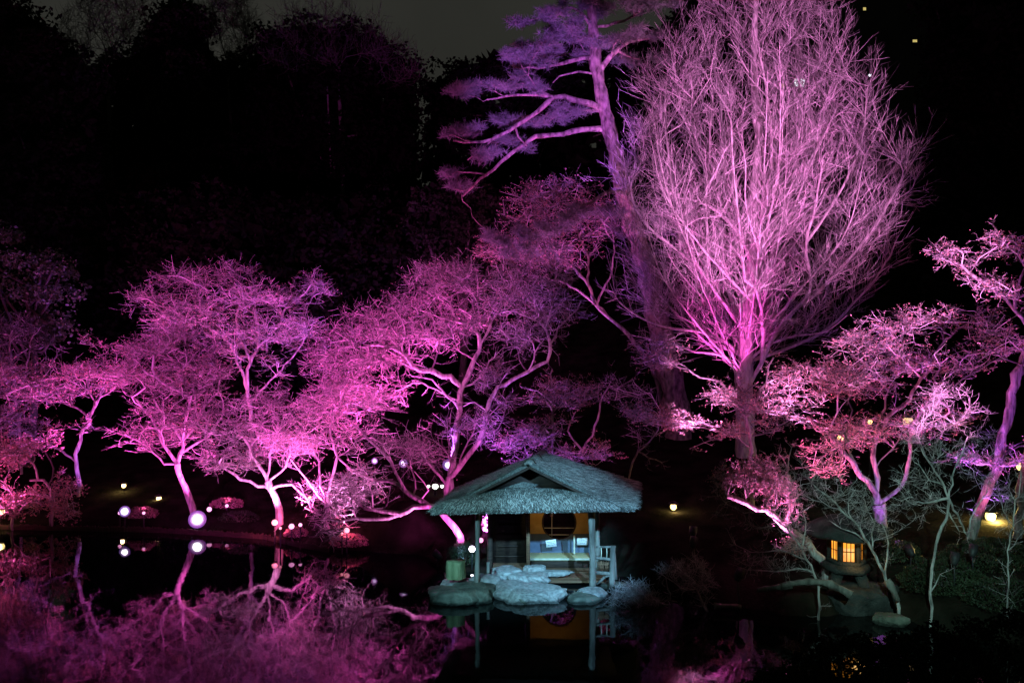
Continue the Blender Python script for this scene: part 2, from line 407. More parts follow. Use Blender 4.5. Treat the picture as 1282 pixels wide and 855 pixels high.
        RA = np.minimum(s.R[a], rA)[:, None] * np.linspace(1, .45, 4)[None]
        s.extra.append(tubes(A, RA, 3)); tips = [A[:, -1]]
        if perB:
            nB = nA * perB; b = rng.integers(0, nA, nB); t = rng.uniform(.25, 1, nB) * 2.999; j = t.astype(int); f = (t - j)[:, None]
            bp = A[b, j] * (1 - f) + A[b, j + 1] * f; bd = A[b, j + 1] - A[b, j]
            Bt = shoot(bp, bd, rng.uniform(*lenB, nB), 3, curl)
            s.extra.append(tubes(Bt, np.broadcast_to(rB * np.array([1, .8, .5]), (nB, 3)), 3)); tips.append(Bt[:, -1]); tips.append(Bt[:, 1])
            if perC:
                nC = nB * perC; c = rng.integers(0, nB, nC); j = rng.integers(0, 2, nC); f = rng.uniform(0, 1, nC)[:, None]
                cp = Bt[c, j] * (1 - f) + Bt[c, j + 1] * f; cd = Bt[c, j + 1] - Bt[c, j]
                Ct = shoot(cp, cd, rng.uniform(*lenC, nC), 2, curl)
                s.extra.append(tubes(Ct, np.broadcast_to(rB * np.array([.9, .5]), (nC, 2)), 3)); tips.append(Ct[:, -1])
        s.tips = np.concatenate(tips); return s
    def finish(s, mtrunk='bark', mtwig='twig', leaves=0, leaf=(.04, .07), mleaf='leaf_dry', rsplit=.035, leaf_at=None, crown=None):
        o = empty(s.name, s.base, s.label, s.cat, s.group); s.obj = o
        big, small = {}, {}
        for ids in s.chains:
            if len(ids) < 2: continue
            R = s.R[ids].copy()
            R[0] = min(R[0], R[1] * 1.25)
            (big if R.max() > rsplit else small).setdefault(len(ids), []).append((s.P[ids], R))
        def mk(dic, sides, rough=0):
            return [tubes(np.array([c[0] for c in L]), np.array([c[1] for c in L]), sides, rough) for L in dic.values()]
        if big: quads_obj('trunk', *merge(mk(big, 11, .085)), M[mtrunk], o, s.base, True)
        parts = mk(small, 4) + s.extra
        if parts: quads_obj('crown' if crown is None else crown, *merge(parts), M[mtwig], o, s.base)
        if leaves:
            tp = s.tips if leaf_at is None else leaf_at(s.tips)
            leaf_mesh('leaves', tp[s.rng.integers(0, len(tp), leaves)] + s.rng.normal(0, .03, (leaves, 3)), leaf, s.rng, M[mleaf], o, s.base, .6)
        return o
def leaf_quads(P, size, rng, flat=.6):
    n = len(P); a = unit(rng.normal(0, 1, (n, 3)) * np.array([1, 1, flat])); b = unit(np.cross(a, unit(rng.normal(0, 1, (n, 3)))))
    L = rng.uniform(*size, n)[:, None]; wd = L * rng.uniform(.45, .75, n)[:, None]
    nn = np.cross(a, b) * L * .18
    V = np.stack([P - a * L * .5, P + b * wd * .5 + nn, P + a * L * .5, P - b * wd * .5 + nn], 1).reshape(-1, 3)
    i = np.arange(n) * 4
    Q = np.stack([i, i + 1, i + 2, i + 3], -1)
    return V, Q
def leaf_mesh(name, P, size, rng, m, parent, origin, flat=.6):
    V, Q = leaf_quads(P, size, rng, flat); return quads_obj(name, V, Q, m, parent, origin)

# ------------------------------------------------------------------ lamps
def aim_rot(d): return Vector(d).to_track_quat('-Z', 'Y').to_euler()
def spot(name, loc, at, color, watts, angle, parent=None, blend=.6, radius=.12):
    l = bpy.data.lights.new(name, 'SPOT'); l.color = color; l.energy = watts; l.spot_size = math.radians(angle); l.spot_blend = blend; l.shadow_soft_size = radius
    o = bpy.data.objects.new(name, l); C.objects.link(o)
    o.location = loc if parent is None else Vector(loc) - Vector(parent.location); o.rotation_euler = aim_rot(np.asarray(at) - np.asarray(loc))
    if parent is not None: o.parent = parent
    return o
def floodlight(px, py, Y, at, color, watts, angle, label, r=.11, lens='lens_white', group='floodlights on the far bank', lamp=True, look=None, recessed=False, ring=0):
    p = W(px, py, Y); g = gz(p[0], p[1]); p[2] = max(p[2], max(g, 0) + r * 1.2 + (.15 if recessed else 0)); g = min(g, p[2] - .05); base = np.array([p[0], p[1], g])
    d = unit(np.asarray(at, float) - p); o = empty('floodlight', base, label, 'floodlight', group)
    face = unit(np.array([-p[0] * .6, -p[1] * .6, 1.5]) * .06 + d * .55) if look is None else unit(np.array(look, float))
    R = Vector(face).to_track_quat('Z', 'Y').to_matrix()
    def lth(prof, name, m, sides=16):
        V = []
        for rr, z in prof:
            for k in range(sides):
                a = 2 * math.pi * k / sides; V.append((R @ Vector((rr * math.cos(a), rr * math.sin(a), z)))[:])
        V = np.array(V) + p; Q = [(i * sides + k, i * sides + (k + 1) % sides, (i + 1) * sides + (k + 1) % sides, (i + 1) * sides + k) for i in range(len(prof) - 1) for k in range(sides)]
        return MB().addq(V, Q).build(name, m, o, base, True)
    lth([(.001, -r * 1.5), (r * .6, -r * 1.45), (r * .8, -r * .9), (r * 1.08, -r * .1), (r * 1.1, 0), (r * 1.0, 0)], 'housing', M['metal'])
    if recessed:
        lth([(r * 1.0, 0), (r * 1.05, r * 1.6), (r * 1.12, r * 1.6), (r * 1.1, 0)], 'hood', M['metal']); lth([(r * .98, r * .05), (r * .5, r * .12), (.001, r * .14)], 'lens', M[lens])
    else: lth([(r * .98, 0), (r * .93, r * .35), (r * .72, r * .68), (r * .4, r * .88), (.001, r * .95)], 'lens', M[lens])
    if ring: lth([(r * 1.0, -r * .02), (r * 1.35, r * .12), (r * ring, r * .10), (r * (ring + .08), -r * .1), (r * 1.1, -r * .3)], 'painted_glow_ring', M['halo_violet'])  # emissive ring imitates glare round the lens, not a fixture part
    b = MB(); q = p - face * r * .8
    b.tube([(base[0], base[1], g - .1), (base[0], base[1], g + (q[2] - g) * .5), q], .022, 6); b.build('stand', M['metal'], o, base)
    if lamp: spot('floodlight_beam', p + d * (r * 1.9 + .05), at, color, watts, angle, o)
    return o

# ------------------------------------------------------------------ dark woods behind the garden
def evergreen(poly, Y, seed, label, cat, n_clump=150, per=90, leaf=(.22, .42), name='evergreen_tree', depth=4, cr=(.7, 1.5), m='leaf_far', group='dark trees against the night sky', trunk_r=.35, core=4.0):
    rng = np.random.default_rng(seed); xs = [p[0] for p in poly]; ys = [p[1] for p in poly]
    cx = sum(xs) / len(xs); b = W(cx, 0, Y); b[2] = gz(b[0], b[1]); top = W(cx, min(ys), Y)[2]
    o = empty(name, b, label, cat, group)
    cen = sample_crown(poly, n_clump, Y, depth, rng)
    rad = rng.uniform(*cr, n_clump)
    k = np.repeat(np.arange(n_clump), per); u = unit(rng.normal(0, 1, (len(k), 3))) * (rng.uniform(.35, 1, len(k)) ** .5 * rad[k])[:, None] * np.array([1, 1, .65])
    pc = sample_crown(poly, n_clump * 14, Y + .6, depth * .6, rng); ctr = pc.mean(axis=0); pc = ctr + (pc - ctr) * np.array([.93, 1, .93]); s0 = leaf[1] * core
    v1, q1 = leaf_quads(cen[k] + u, leaf, rng); v2, q2 = leaf_quads(pc, (s0 * .6, s0), rng, 1.0)
    quads_obj('crown', *merge([(v1, q1), (v2, q2)]), M[m], o, b)
    t = MB(); tz = b[2] + (top - b[2]) * .75
    pts = catmull(np.array([[b[0], b[1], b[2] - .3], [b[0] + .3, b[1], (b[2] + tz) / 2], [b[0] - .1, b[1], tz]]), 1.0)
    t.tube(pts, np.linspace(trunk_r, .08, len(pts)), 8)
    for c in cen[rng.choice(n_clump, min(14, n_clump), False)]:
        j = int(rng.integers(len(pts) // 3, len(pts))); q = pts[j]
        t.tube(catmull(np.array([q, (q + c) / 2 + [0, 0, -.3], c]), .8), .06, 5)
    t.build('trunk', M['twig_dark'], o, b, True)
    return o
evergreen([(-70, -30), (5, -5), (25, 12), (48, 22), (62, 42), (85, 55), (100, 70), (128, 110), (135, 170), (130, 330), (-70, 330)], 52, 1, 'dense black evergreen at the upper left corner with sloping outline', 'tree', 240, 110)
evergreen([(196, 18), (203, 2), (216, -14), (244, -4), (252, 22), (262, 70), (282, 150), (280, 360), (165, 360), (172, 120), (186, 60)], 56, 2, 'narrow black evergreen with squared top between the two bare trees on the skyline', 'tree', 200, 110)
evergreen([(318, 62), (338, 40), (372, 26), (420, 26), (458, 34), (490, 56), (510, 78), (524, 110), (530, 360), (290, 360), (300, 110)], 54, 3, 'broad round topped black tree left of the grey gap of sky', 'tree', 260, 110, m='leaf_black')
evergreen([(522, 110), (545, 88), (570, 72), (605, 60), (652, 62), (680, 72), (720, 62), (770, 50), (815, 36), (850, 22), (880, 20), (930, 60), (930, 380), (515, 380)], 58, 4, 'wide black tree line crown behind the pine below the grey sky', 'tree', 330, 110, m='leaf_black')
evergreen([(96, 80), (140, 64), (185, 62), (240, 74), (300, 70), (330, 90), (340, 380), (90, 380)], 60, 5, 'low black evergreen below the bare skyline trees', 'tree', 200, 110)
evergreen([(860, -60), (930, -80), (960, 40), (950, 380), (850, 380), (850, 60)], 60, 6, 'tall black evergreen hidden behind the big pink ginkgo', 'tree', 160, 110)
evergreen([(1160, -60), (1210, -80), (1300, -60), (1360, 0), (1350, 380), (1160, 420), (1150, 300), (1160, 200), (1165, 100)], 50, 7, 'tall black evergreen filling the upper right corner', 'tree', 330, 110)
evergreen([(1150, 320), (1200, 300), (1300, 290), (1320, 470), (1150, 470)], 46, 8, 'dark evergreen behind the reddish maple at right', 'tree', 170, 100)
evergreen([(130, 250), (240, 230), (360, 250), (480, 240), (560, 260), (580, 480), (120, 480)], 44, 9, 'dark evergreen mass behind the pink maples', 'tree', 230, 100, m='leaf_black')
def bare_far(poly, base, mid, Y, seed, label, n=130):
    t = Tree('bare_tree', label, 'tree', Y, seed, 'bare trees on the skyline', step=.6)
    t.limb([base, ((base[0] + mid[0]) / 2 + 4, (base[1] + mid[1]) / 2), mid], 9, 4, root=True)
    t.grow(sample_crown(poly, n, Y, 2.5, t.rng), up=.12, below=.8, jit=.08); t.radii(.013, .4)
    t.twigs(700, (.6, 1.5), 3, (.3, .8), habit=(0, 0, .35), flat=1, rA=.012, rB=.010, rthin=.06)
    t.finish('twig_dark', 'twig_dark', rsplit=.09)
bare_far([(72, 60), (76, 28), (100, 2), (140, -20), (185, -10), (192, 40), (170, 75), (110, 80)], (135, 330), (135, 95), 56, 11, 'bare lacy tree on the skyline left of the squared evergreen')
bare_far([(248, 60), (255, 15), (285, -8), (310, 8), (322, 45), (310, 75), (265, 75)], (285, 330), (285, 95), 58, 12, 'small bare tree on the skyline right of the squared evergreen', 90)
bare_far([(318, 70), (330, 30), (372, 12), (425, 10), (470, 20), (500, 46), (524, 74), (520, 110), (420, 90), (340, 95)], (425, 330), (425, 120), 52, 13, 'bare twiggy crown rising out of the broad round topped tree', 170)

# far building whose lit windows show through the branches
def tower():
    x0, x1, Y = W(905, 0, 110)[0], W(1205, 0, 110)[0], 110
    b = np.array([(x0 + x1) / 2, Y, gz((x0 + x1) / 2, Y)]); o = empty('tower_block', b, 'dark tower block with a few lit windows far behind the big pink ginkgo', 'building')
    MB().box((b[0], Y + 6, 32), (x1 - x0, 12, 70)).build('wall', M['concrete'], o, b)
    def win(px, py, w_, h_, m):
        p = W(px, py, Y); f = MB()
        for sx in (-1, 1): f.box((p[0] + sx * (w_ / 2 + .06), Y - .06, p[2]), (.12, .16, h_ + .24))
        for sz in (-1, 1): f.box((p[0], Y - .06, p[2] + sz * (h_ / 2 + .06)), (w_, .15, .12))
        wf = f.build('window', M['metal'], o, b); MB().box((p[0], Y - .03, p[2]), (w_, .05, h_)).build('pane', M[m], wf, b)
    win(1001, 104, 1.3, 1.0, 'window_white'); win(979, 108, .5, .5, 'window_gold'); win(937, 22, .5, .6, 'window_gold'); win(938, 40, .5, .5, 'window_gold')
    win(1145, 52, .6, .35, 'window_gold'); win(1082, 12, .4, .4, 'window_gold'); win(1089, 95, .4, .3, 'window_white')
    win(1095, 384, .9, .9, 'window_gold'); win(1092, 408, .9, 1.0, 'window_gold'); win(1098, 428, 1.1, 1.1, 'window_gold')
tower()
def house():
    Y = 62; p = W(255, 230, Y); b = np.array([p[0], Y, gz(p[0], Y)]); return

# evergreen at left edge whose leaves catch a little light
def lit_evergreen():
    o = evergreen([(-60, 300), (-10, 280), (40, 295), (75, 320), (95, 350), (110, 385), (100, 420), (60, 430), (0, 420), (-60, 440)], 36, 21, 'evergreen with glossy leaves faintly lit violet at the left edge', 'tree', 70, 70, (.10, .2), 'broadleaf_tree', 2.0, (.35, .8), 'leaf_shiny', 'evergreens beside the maples', .2, 1.0)
lit_evergreen()
evergreen([(520, 240), (560, 225), (610, 230), (640, 260), (640, 330), (590, 350), (530, 330), (510, 280)], 42, 22, 'black broadleaf evergreen left of the pine trunk', 'tree', 70, 70, (.15, .3), 'broadleaf_tree', 2.0, (.4, .9), 'leaf_far', 'evergreens beside the maples', .2)

# ------------------------------------------------------------------ bare and lit trees
MAPLE = 'maples lit pink along the bank'
def maple_left_front():
    t = Tree('maple_tree', 'low twisted maple with two thin trunks at the water on the left edge', 'tree', 30.1, 31, MAPLE)
    t.limb([(64, 666), (66, 640), (65, 622)], 7, 6, root=True)
    t.limb([(65, 622), (61, 606), (48, 600), (38, 601)], 6, 3.5); t.limb([(48, 600), (40, 580), (25, 565), (8, 560)], 4, 2)
    t.limb([(65, 622), (80, 612), (94, 610)], 3, 1.5); t.limb([(61, 606), (66, 585), (55, 560), (60, 540)], 4, 2)
    t.limb([(14, 668), (17, 640), (20, 622)], 5, 4, root=True); t.limb([(20, 622), (38, 618), (62, 624)], 3.5, 2); t.limb([(20, 622), (4, 604), (-14, 596)], 3.5, 2)
    t.limb([(28, 652), (29, 634), (46, 622)], 3, 2)
    for p, n in (([(-30, 560), (0, 535), (40, 522), (72, 540), (80, 575), (40, 590), (-30, 600)], 80), ([(60, 600), (90, 606), (98, 622), (92, 650), (75, 640), (62, 622)], 26), ([(-20, 610), (40, 605), (60, 632), (20, 645), (-20, 640)], 34)):
        t.grow(layered(p, n, 30.1, 1.1, t.rng), up=.03)
    t.radii(.012, .46); t.twigs(489, (.25, .6), 4, (.1, .3), flat=.4, rA=.0085, rB=.0065)
    t.finish('bark', 'twig', 5500, (.05, .09))
maple_left_front()
def maple_left():
    t = Tree('maple_tree', 'spreading pink maple with a bent trunk behind the left edge', 'tree', 32.5, 32, MAPLE)
    t.limb([(100, 650), (98, 598), (95, 562), (102, 545), (109, 531), (116, 513), (123, 503)], 9, 5, root=True)
    t.limb([(111, 520), (98, 510), (77, 503), (70, 489), (53, 468)], 5, 2.5); t.limb([(123, 503), (140, 488), (150, 470)], 4, 2); t.limb([(116, 513), (112, 490), (104, 465)], 4, 2)
    t.limb([(97, 575), (70, 560), (40, 545), (5, 520)], 5, 2); t.limb([(77, 503), (45, 500), (10, 485)], 3.5, 1.5)
    t.grow(layered([(-40, 470), (0, 440), (50, 455), (95, 428), (130, 425), (160, 450), (165, 480), (130, 500), (60, 500), (-40, 510)], 260, 32.5, 1.8, t.rng), up=.02)
    t.grow(layered([(-40, 515), (30, 508), (90, 520), (95, 540), (40, 548), (-40, 545)], 90, 32.5, 1.3, t.rng), up=.0)
    t.grow(layered([(100, 530), (118, 526), (120, 540), (105, 545)], 10, 32.5, .4, t.rng))
    t.radii(.012, .46); t.twigs(1110, (.3, .75), 4, (.12, .35), flat=.32, rA=.0085, rB=.0065)
    t.finish('bark', 'twig', 6000, (.04, .08))
maple_left()
def maple_left_back():
    t = Tree('maple_tree', 'dim violet maple with upright stems behind the left edge', 'tree', 35, 33, MAPLE)
    t.limb([(30, 640), (25, 560), (20, 500), (14, 455), (12, 420)], 7, 3, root=True); t.limb([(20, 500), (32, 470), (36, 445), (40, 420)], 4, 2); t.limb([(22, 520), (48, 485), (60, 462), (70, 445)], 4, 2); t.limb([(18, 480), (2, 450), (-10, 430)], 3, 2)
    t.grow(layered([(-40, 405), (5, 392), (42, 400), (70, 425), (84, 460), (40, 480), (-40, 470)], 150, 35, 1.5, t.rng), up=.05)
    t.radii(.012, .46); t.twigs(457, (.3, .7), 3, (.12, .35), flat=.6, rA=.0085, rB=.0065); t.finish('bark', 'twig')
maple_left_back()
def maple_fan():
    t = Tree('maple_tree', 'fan shaped pink maple forking low above the brightest floodlight', 'tree', 30.3, 34, MAPLE)
    t.limb([(243, 645), (236, 622), (228, 600), (221, 581)], 12, 9, root=True)
    t.limb([(221, 581), (213, 568), (206, 556), (198, 540), (190, 525), (178, 508), (164, 494)], 8, 2.5, -.1); t.limb([(206, 556), (203, 542), (206, 525), (200, 510), (193, 498)], 4, 2)
    t.limb([(221, 581), (226, 568), (230, 552), (240, 538), (248, 525), (256, 508), (258, 492)], 8, 3, .1); t.limb([(230, 552), (232, 530), (238, 512), (236, 496), (224, 488), (211, 482), (195, 472), (178, 463)], 7, 3)
    t.limb([(226, 568), (245, 555), (262, 545), (274, 528), (278, 512)], 5, 2.5, -.2); t.limb([(248, 525), (244, 505), (248, 485), (262, 468), (270, 455)], 4, 2); t.limb([(236, 496), (228, 470), (230, 452)], 3.5, 2)
    t.limb([(256, 508), (272, 490), (276, 470), (262, 450)], 4, 2); t.limb([(178, 508), (165, 498), (180, 486), (168, 472)], 3.5, 1.8)
    t.limb([(219, 584), (206, 578), (190, 566), (172, 552), (146, 541)], 4, 2, -.15)
    t.grow(layered([(126, 468), (150, 436), (170, 424), (187, 418), (215, 406), (235, 412), (258, 420), (278, 438), (292, 468), (284, 494), (250, 506), (215, 498), (176, 490), (146, 484)], 420, 30.3, 1.9, t.rng), up=.03)
    t.grow(layered([(160, 500), (215, 508), (275, 505), (282, 520), (248, 545), (228, 560), (204, 552), (178, 530)], 130, 30.3, 1.1, t.rng))
    t.grow(layered([(140, 537), (165, 536), (202, 556), (196, 566), (165, 556)], 26, 30.3, .5, t.rng))
    t.radii(.012, .46); t.twigs(1437, (.28, .7), 5, (.10, .32), flat=.32, rA=.0085, rB=.0065)
    t.finish('bark_pale', 'twig', 5000, (.035, .06))
maple_fan()
def maple_back():
    t = Tree('maple_tree', 'tall pink maple standing behind the fan shaped one', 'tree', 35.5, 35, MAPLE)
    t.limb([(318, 640), (316, 560), (313, 515), (310, 480), (313, 455), (323, 433), (322, 405), (318, 385)], 10, 4, root=True)
    t.limb([(311, 490), (300, 460), (292, 438), (278, 420), (258, 410)], 6, 3); t.limb([(313, 455), (302, 425), (296, 400), (300, 375)], 5, 2.5); t.limb([(323, 433), (345, 412), (356, 390), (375, 372)], 5, 2.5); t.limb([(278, 420), (240, 400), (205, 385), (180, 380)], 4, 2); t.limb([(258, 410), (250, 385), (255, 360)], 3, 2)
    t.limb([(312, 505), (345, 470), (372, 440), (385, 415)], 5, 2)
    t.grow(layered([(148, 382), (162, 360), (190, 345), (225, 338), (262, 334), (312, 338), (350, 354), (372, 366), (392, 350), (422, 362), (412, 400), (382, 440), (342, 470), (302, 456), (262, 425), (226, 412), (205, 415), (180, 395)], 480, 35.5, 2.4, t.rng), up=.05)
    t.radii(.013, .46); t.twigs(1502, (.35, .85), 4, (.14, .4), flat=.5, rA=.0085, rB=.006)
    t.finish('bark', 'twig', 3000, (.04, .07))
maple_back()
def maple_white_trunk():
    t = Tree('maple_tree', 'low maple with a white hot trunk above red lit bushes', 'tree', 29.2, 36, MAPLE)
    t.limb([(349, 636), (345, 622), (340, 610), (335, 602)], 16, 11, root=True)
    t.limb([(338, 606), (333, 597), (328, 589), (316, 570), (312, 558), (301, 543), (296, 532)], 8, 3, -.1); t.limb([(333, 597), (338, 578), (340, 560), (346, 540)], 6, 2.5); t.limb([(313, 560), (322, 548), (322, 535)], 3.5, 2)
    t.limb([(342, 610), (355, 606), (366, 607), (376, 615), (386, 626), (398, 640)], 7, 3, -.2); t.limb([(342, 604), (350, 592), (362, 577), (371, 556), (380, 540)], 5, 2)
    t.limb([(341, 612), (330, 609), (315, 604), (301, 599), (285, 588), (268, 576), (248, 574)], 8, 2, .05); t.limb([(296, 532), (284, 522), (270, 515)], 3, 1.5)
    t.grow(layered([(238, 578), (244, 550), (262, 515), (292, 500), (330, 488), (380, 495), (402, 530), (392, 570), (372, 585), (345, 575), (318, 585), (290, 592), (262, 588)], 380, 29.2, 1.7, t.rng), up=.02)
    t.grow(layered([(375, 612), (400, 605), (430, 620), (450, 650), (440, 665), (410, 655), (388, 640)], 50, 28.6, .9, t.rng))
    t.radii(.012, .46); t.twigs(1175, (.26, .65), 4, (.1, .3), flat=.32, rA=.0085, rB=.0065)
    t.finish('bark_pale', 'twig_pale', 2500, (.035, .06))
maple_white_trunk()
def maple_slender():
    t = Tree('maple_tree', 'slender many stemmed maple between the white trunk and the leaning cherry', 'tree', 28.2, 37, MAPLE)
    t.limb([(410, 650), (410, 630), (412, 612), (422, 572), (416, 552), (413, 534), (415, 515)], 6, 3, root=True); t.limb([(422, 572), (440, 585), (455, 594), (472, 602)], 4, 2); t.limb([(422, 572), (440, 560), (452, 548)], 3, 1.5)
    t.limb([(410, 640), (403, 610), (399, 580), (392, 562), (380, 547)], 5, 2.5); t.limb([(410, 640), (398, 620), (382, 596), (366, 575)], 4, 2)
    t.grow(layered([(368, 520), (398, 478), (450, 468), (492, 500), (500, 545), (480, 570), (450, 570), (400, 560), (375, 550)], 240, 28.2, 1.4, t.rng))
    t.grow(layered([(420, 590), (470, 580), (490, 610), (470, 640), (430, 650), (405, 640)], 60, 28.0, .9, t.rng))
    t.radii(.012, .46); t.twigs(783, (.25, .65), 4, (.1, .3), flat=.32, rA=.0085, rB=.0065)
    t.finish('bark_pale', 'twig_pale', 2500, (.035, .06))
maple_slender()
def cherry_main():
    t = Tree('cherry_tree', 'large pink lit cherry with one thick limb reaching far left', 'tree', 29.6, 38, 'cherry trees behind the tea house')
    t.limb([(558, 642), (564, 600), (569, 560), (574, 516), (580, 484), (590, 461), (602, 431), (600, 418), (592, 410), (576, 402), (549, 397)], 17, 4, 0, root=True)
    t.limb([(580, 484), (570, 476), (554, 469), (540, 464), (523, 463), (503, 443), (490, 436), (475, 432), (436, 435)], 13, 2.5, -.1); t.limb([(523, 463), (505, 455), (480, 440), (455, 415)], 4, 2, .4); t.limb([(545, 466), (548, 445), (552, 425)], 3.5, 2); t.limb([(602, 431), (612, 412), (622, 392), (640, 372)], 6, 2.5, .1); t.limb([(592, 410), (600, 385), (585, 360)], 4, 2)
    t.limb([(576, 402), (560, 380), (545, 360)], 4, 2); t.limb([(503, 443), (478, 410), (455, 395)], 4, 2, .4)
    t.limb([(576, 500), (548, 488), (520, 480), (495, 492)], 4, 2, .3); t.limb([(575, 510), (560, 495), (540, 476), (515, 470)], 5, 2, -.3)
    t.limb([(582, 478), (600, 474), (612, 455), (622, 440)], 4, 2, -.4); t.limb([(592, 455), (575, 440), (570, 425)], 3, 1.5)
    t.grow(layered([(388, 436), (405, 400), (440, 385), (482, 384), (497, 360), (512, 345), (540, 332), (577, 330), (600, 342), (628, 362), (626, 395), (600, 415), (565, 446), (520, 455), (470, 470), (420, 480), (386, 462)], 720, 29.6, 2.4, t.rng), up=.05)
    t.grow(layered([(396, 470), (470, 470), (515, 470), (500, 520), (455, 530), (410, 510)], 110, 29.4, 1.4, t.rng))
    t.grow(layered([(590, 480), (615, 450), (632, 440), (630, 465), (610, 490)], 40, 29.4, .7, t.rng))
    t.radii(.012, .46); t.twigs(2025, (.3, .75), 4, (.12, .34), habit=(0, 0, .12), flat=.7, rA=.009, rB=.0065)
    t.finish('bark_pale', 'twig', 3000, (.035, .06))
cherry_main()
def cherry_right():
    t = Tree('cherry_tree', 'cherry with a long limb climbing right above the thatched roof', 'tree', 28.6, 39, 'cherry trees behind the tea house')
    t.limb([(557, 660), (560, 615), (562, 600), (575, 585), (589, 566), (603, 548), (607, 523), (618, 493), (632, 481), (651, 470), (670, 460), (684, 451), (689, 431), (684, 412), (671, 402)], 13, 4, 0, root=True)
    t.limb([(560, 612), (556, 604), (545, 589), (534, 575), (528, 555)], 7, 2); t.limb([(575, 585), (580, 565), (590, 545), (594, 528)], 4, 2); t.limb([(603, 548), (618, 540), (628, 525)], 3.5, 2)
    t.limb([(664, 463), (650, 450), (642, 430), (628, 425)], 4, 2); t.limb([(664, 463), (668, 440), (660, 420)], 3, 2); t.limb([(689, 431), (700, 412), (714, 395), (728, 378)], 4.5, 2); t.limb([(671, 402), (650, 390), (640, 365)], 4, 2); t.limb([(684, 412), (690, 385), (688, 355)], 4, 2); t.limb([(610, 515), (595, 505), (580, 508)], 3, 1.5); t.limb([(618, 493), (630, 475), (640, 462)], 3, 1.5)
    t.limb([(560, 615), (566, 590), (560, 570), (545, 550)], 4, 1.5)
    t.grow(layered([(606, 368), (622, 345), (645, 325), (692, 328), (722, 350), (738, 385), (722, 412), (702, 430), (672, 440), (640, 440), (620, 412)], 380, 28.6, 2.2, t.rng), up=.05)
    t.grow(layered([(590, 560), (605, 515), (640, 485), (645, 500), (625, 530), (605, 560)], 50, 28.5, .7, t.rng)); t.grow(layered([(515, 560), (530, 535), (565, 525), (595, 530), (575, 570), (540, 585)], 60, 28.8, 1.0, t.rng))
    t.radii(.012, .46); t.twigs(1175, (.28, .7), 4, (.12, .34), habit=(0, 0, .1), flat=.7, rA=.009, rB=.0065)
    t.finish('bark_pale', 'twig', 2000, (.035, .06))
cherry_right()
def cherry_leaning():
    t = Tree('cherry_tree', 'old cherry leaning out low over the pond left of the tea house', 'tree', 26.0, 40, 'cherry trees behind the tea house')
    t.limb([(577, 672), (569, 659), (558, 646), (548, 638), (535, 633), (518, 634), (501, 642), (480, 641), (466, 637), (454, 633)], 18, 6, 0, root=True)
    t.limb([(540, 634), (528, 627), (518, 620), (507, 613), (503, 606), (488, 603), (472, 603)], 13, 5, .2); t.limb([(505, 611), (500, 600), (493, 589), (480, 566), (461, 549), (442, 530)], 8, 3, .2)
    t.limb([(501, 642), (485, 648), (469, 650), (444, 648), (423, 652), (400, 650)], 8, 2.5, -.2); t.limb([(454, 633), (440, 622), (428, 610)], 4, 1.5); t.limb([(472, 603), (455, 598), (440, 600)], 4, 1.5); t.limb([(470, 639), (465, 620), (460, 605)], 3.5, 1.5); t.limb([(480, 641), (490, 622), (486, 608)], 3, 1.5)
    t.limb([(444, 648), (440, 635), (425, 628)], 3, 1.5); t.limb([(518, 620), (520, 600), (515, 580), (520, 560)], 4, 1.5); t.limb([(530, 628), (536, 612), (520, 590)], 3, 1.5); t.limb([(423, 652), (412, 665), (395, 668)], 3, 1.5)
    for p, n in (([(400, 660), (415, 615), (450, 592), (475, 600), (470, 632), (440, 640)], 70), ([(440, 540), (480, 545), (530, 540), (540, 575), (510, 600), (470, 585)], 70), ([(380, 655), (420, 655), (440, 672), (400, 680)], 18)):
        t.grow(layered(p, n, 26.2, 1.0, t.rng))
    t.radii(.012, .46); t.twigs(424, (.22, .55), 3, (.1, .26), flat=.6, rA=.007, rB=.005); t.finish('bark_pale', 'twig', 0)
cherry_leaning()
def maple_violet():
    t = Tree('maple_tree', 'violet lit maple with flat layered sprays behind the thatched ridge', 'tree', 28, 41, MAPLE)
    t.limb([(690, 640), (690, 600), (692, 550), (693, 516), (690, 480), (692, 460)], 6, 2.5, root=True); t.limb([(693, 540), (670, 535), (645, 545), (618, 562)], 3.5, 1.5); t.limb([(693, 516), (715, 505), (740, 500)], 3.5, 1.5); t.limb([(692, 500), (675, 490), (662, 488)], 3, 1.5); t.limb([(692, 560), (720, 570), (745, 575)], 3, 1.5)
    for p, n in (([(606, 562), (650, 536), (700, 520), (718, 532), (680, 552), (640, 566)], 120), ([(652, 500), (690, 474), (740, 480), (764, 500), (722, 512), (680, 508)], 110), ([(640, 572), (700, 558), (725, 570), (690, 585), (650, 585)], 50), ([(715, 570), (760, 560), (770, 570), (740, 582)], 30)):
        t.grow(layered(p, n, 28, 1.3, t.rng))
    t.radii(.011, .46); t.twigs(783, (.22, .55), 3, (.1, .28), flat=.22, rA=.007, rB=.005); t.finish('bark', 'twig', 5000, (.035, .07))
maple_violet()
def maple_dim():
    t = Tree('maple_tree', 'dim leafless tree with crooked stems right of the thatched ridge', 'tree', 31, 42, MAPLE)
    t.limb([(750, 640), (742, 600), (730, 565), (745, 535), (752, 505)], 6, 3, root=True); t.limb([(730, 565), (712, 540), (720, 515)], 4, 2); t.limb([(770, 640), (790, 590), (800, 565), (812, 575), (830, 578)], 5, 2, root=True); t.limb([(800, 565), (820, 545), (826, 520)], 4, 1.5)
    t.grow(layered([(700, 520), (740, 480), (790, 470), (830, 500), (820, 550), (760, 560)], 60, 31, 1.3, t.rng)); t.radii(.012, .46); t.twigs(163, (.25, .6), 3, (.1, .3), flat=.6); t.finish('bark', 'twig')
maple_dim()
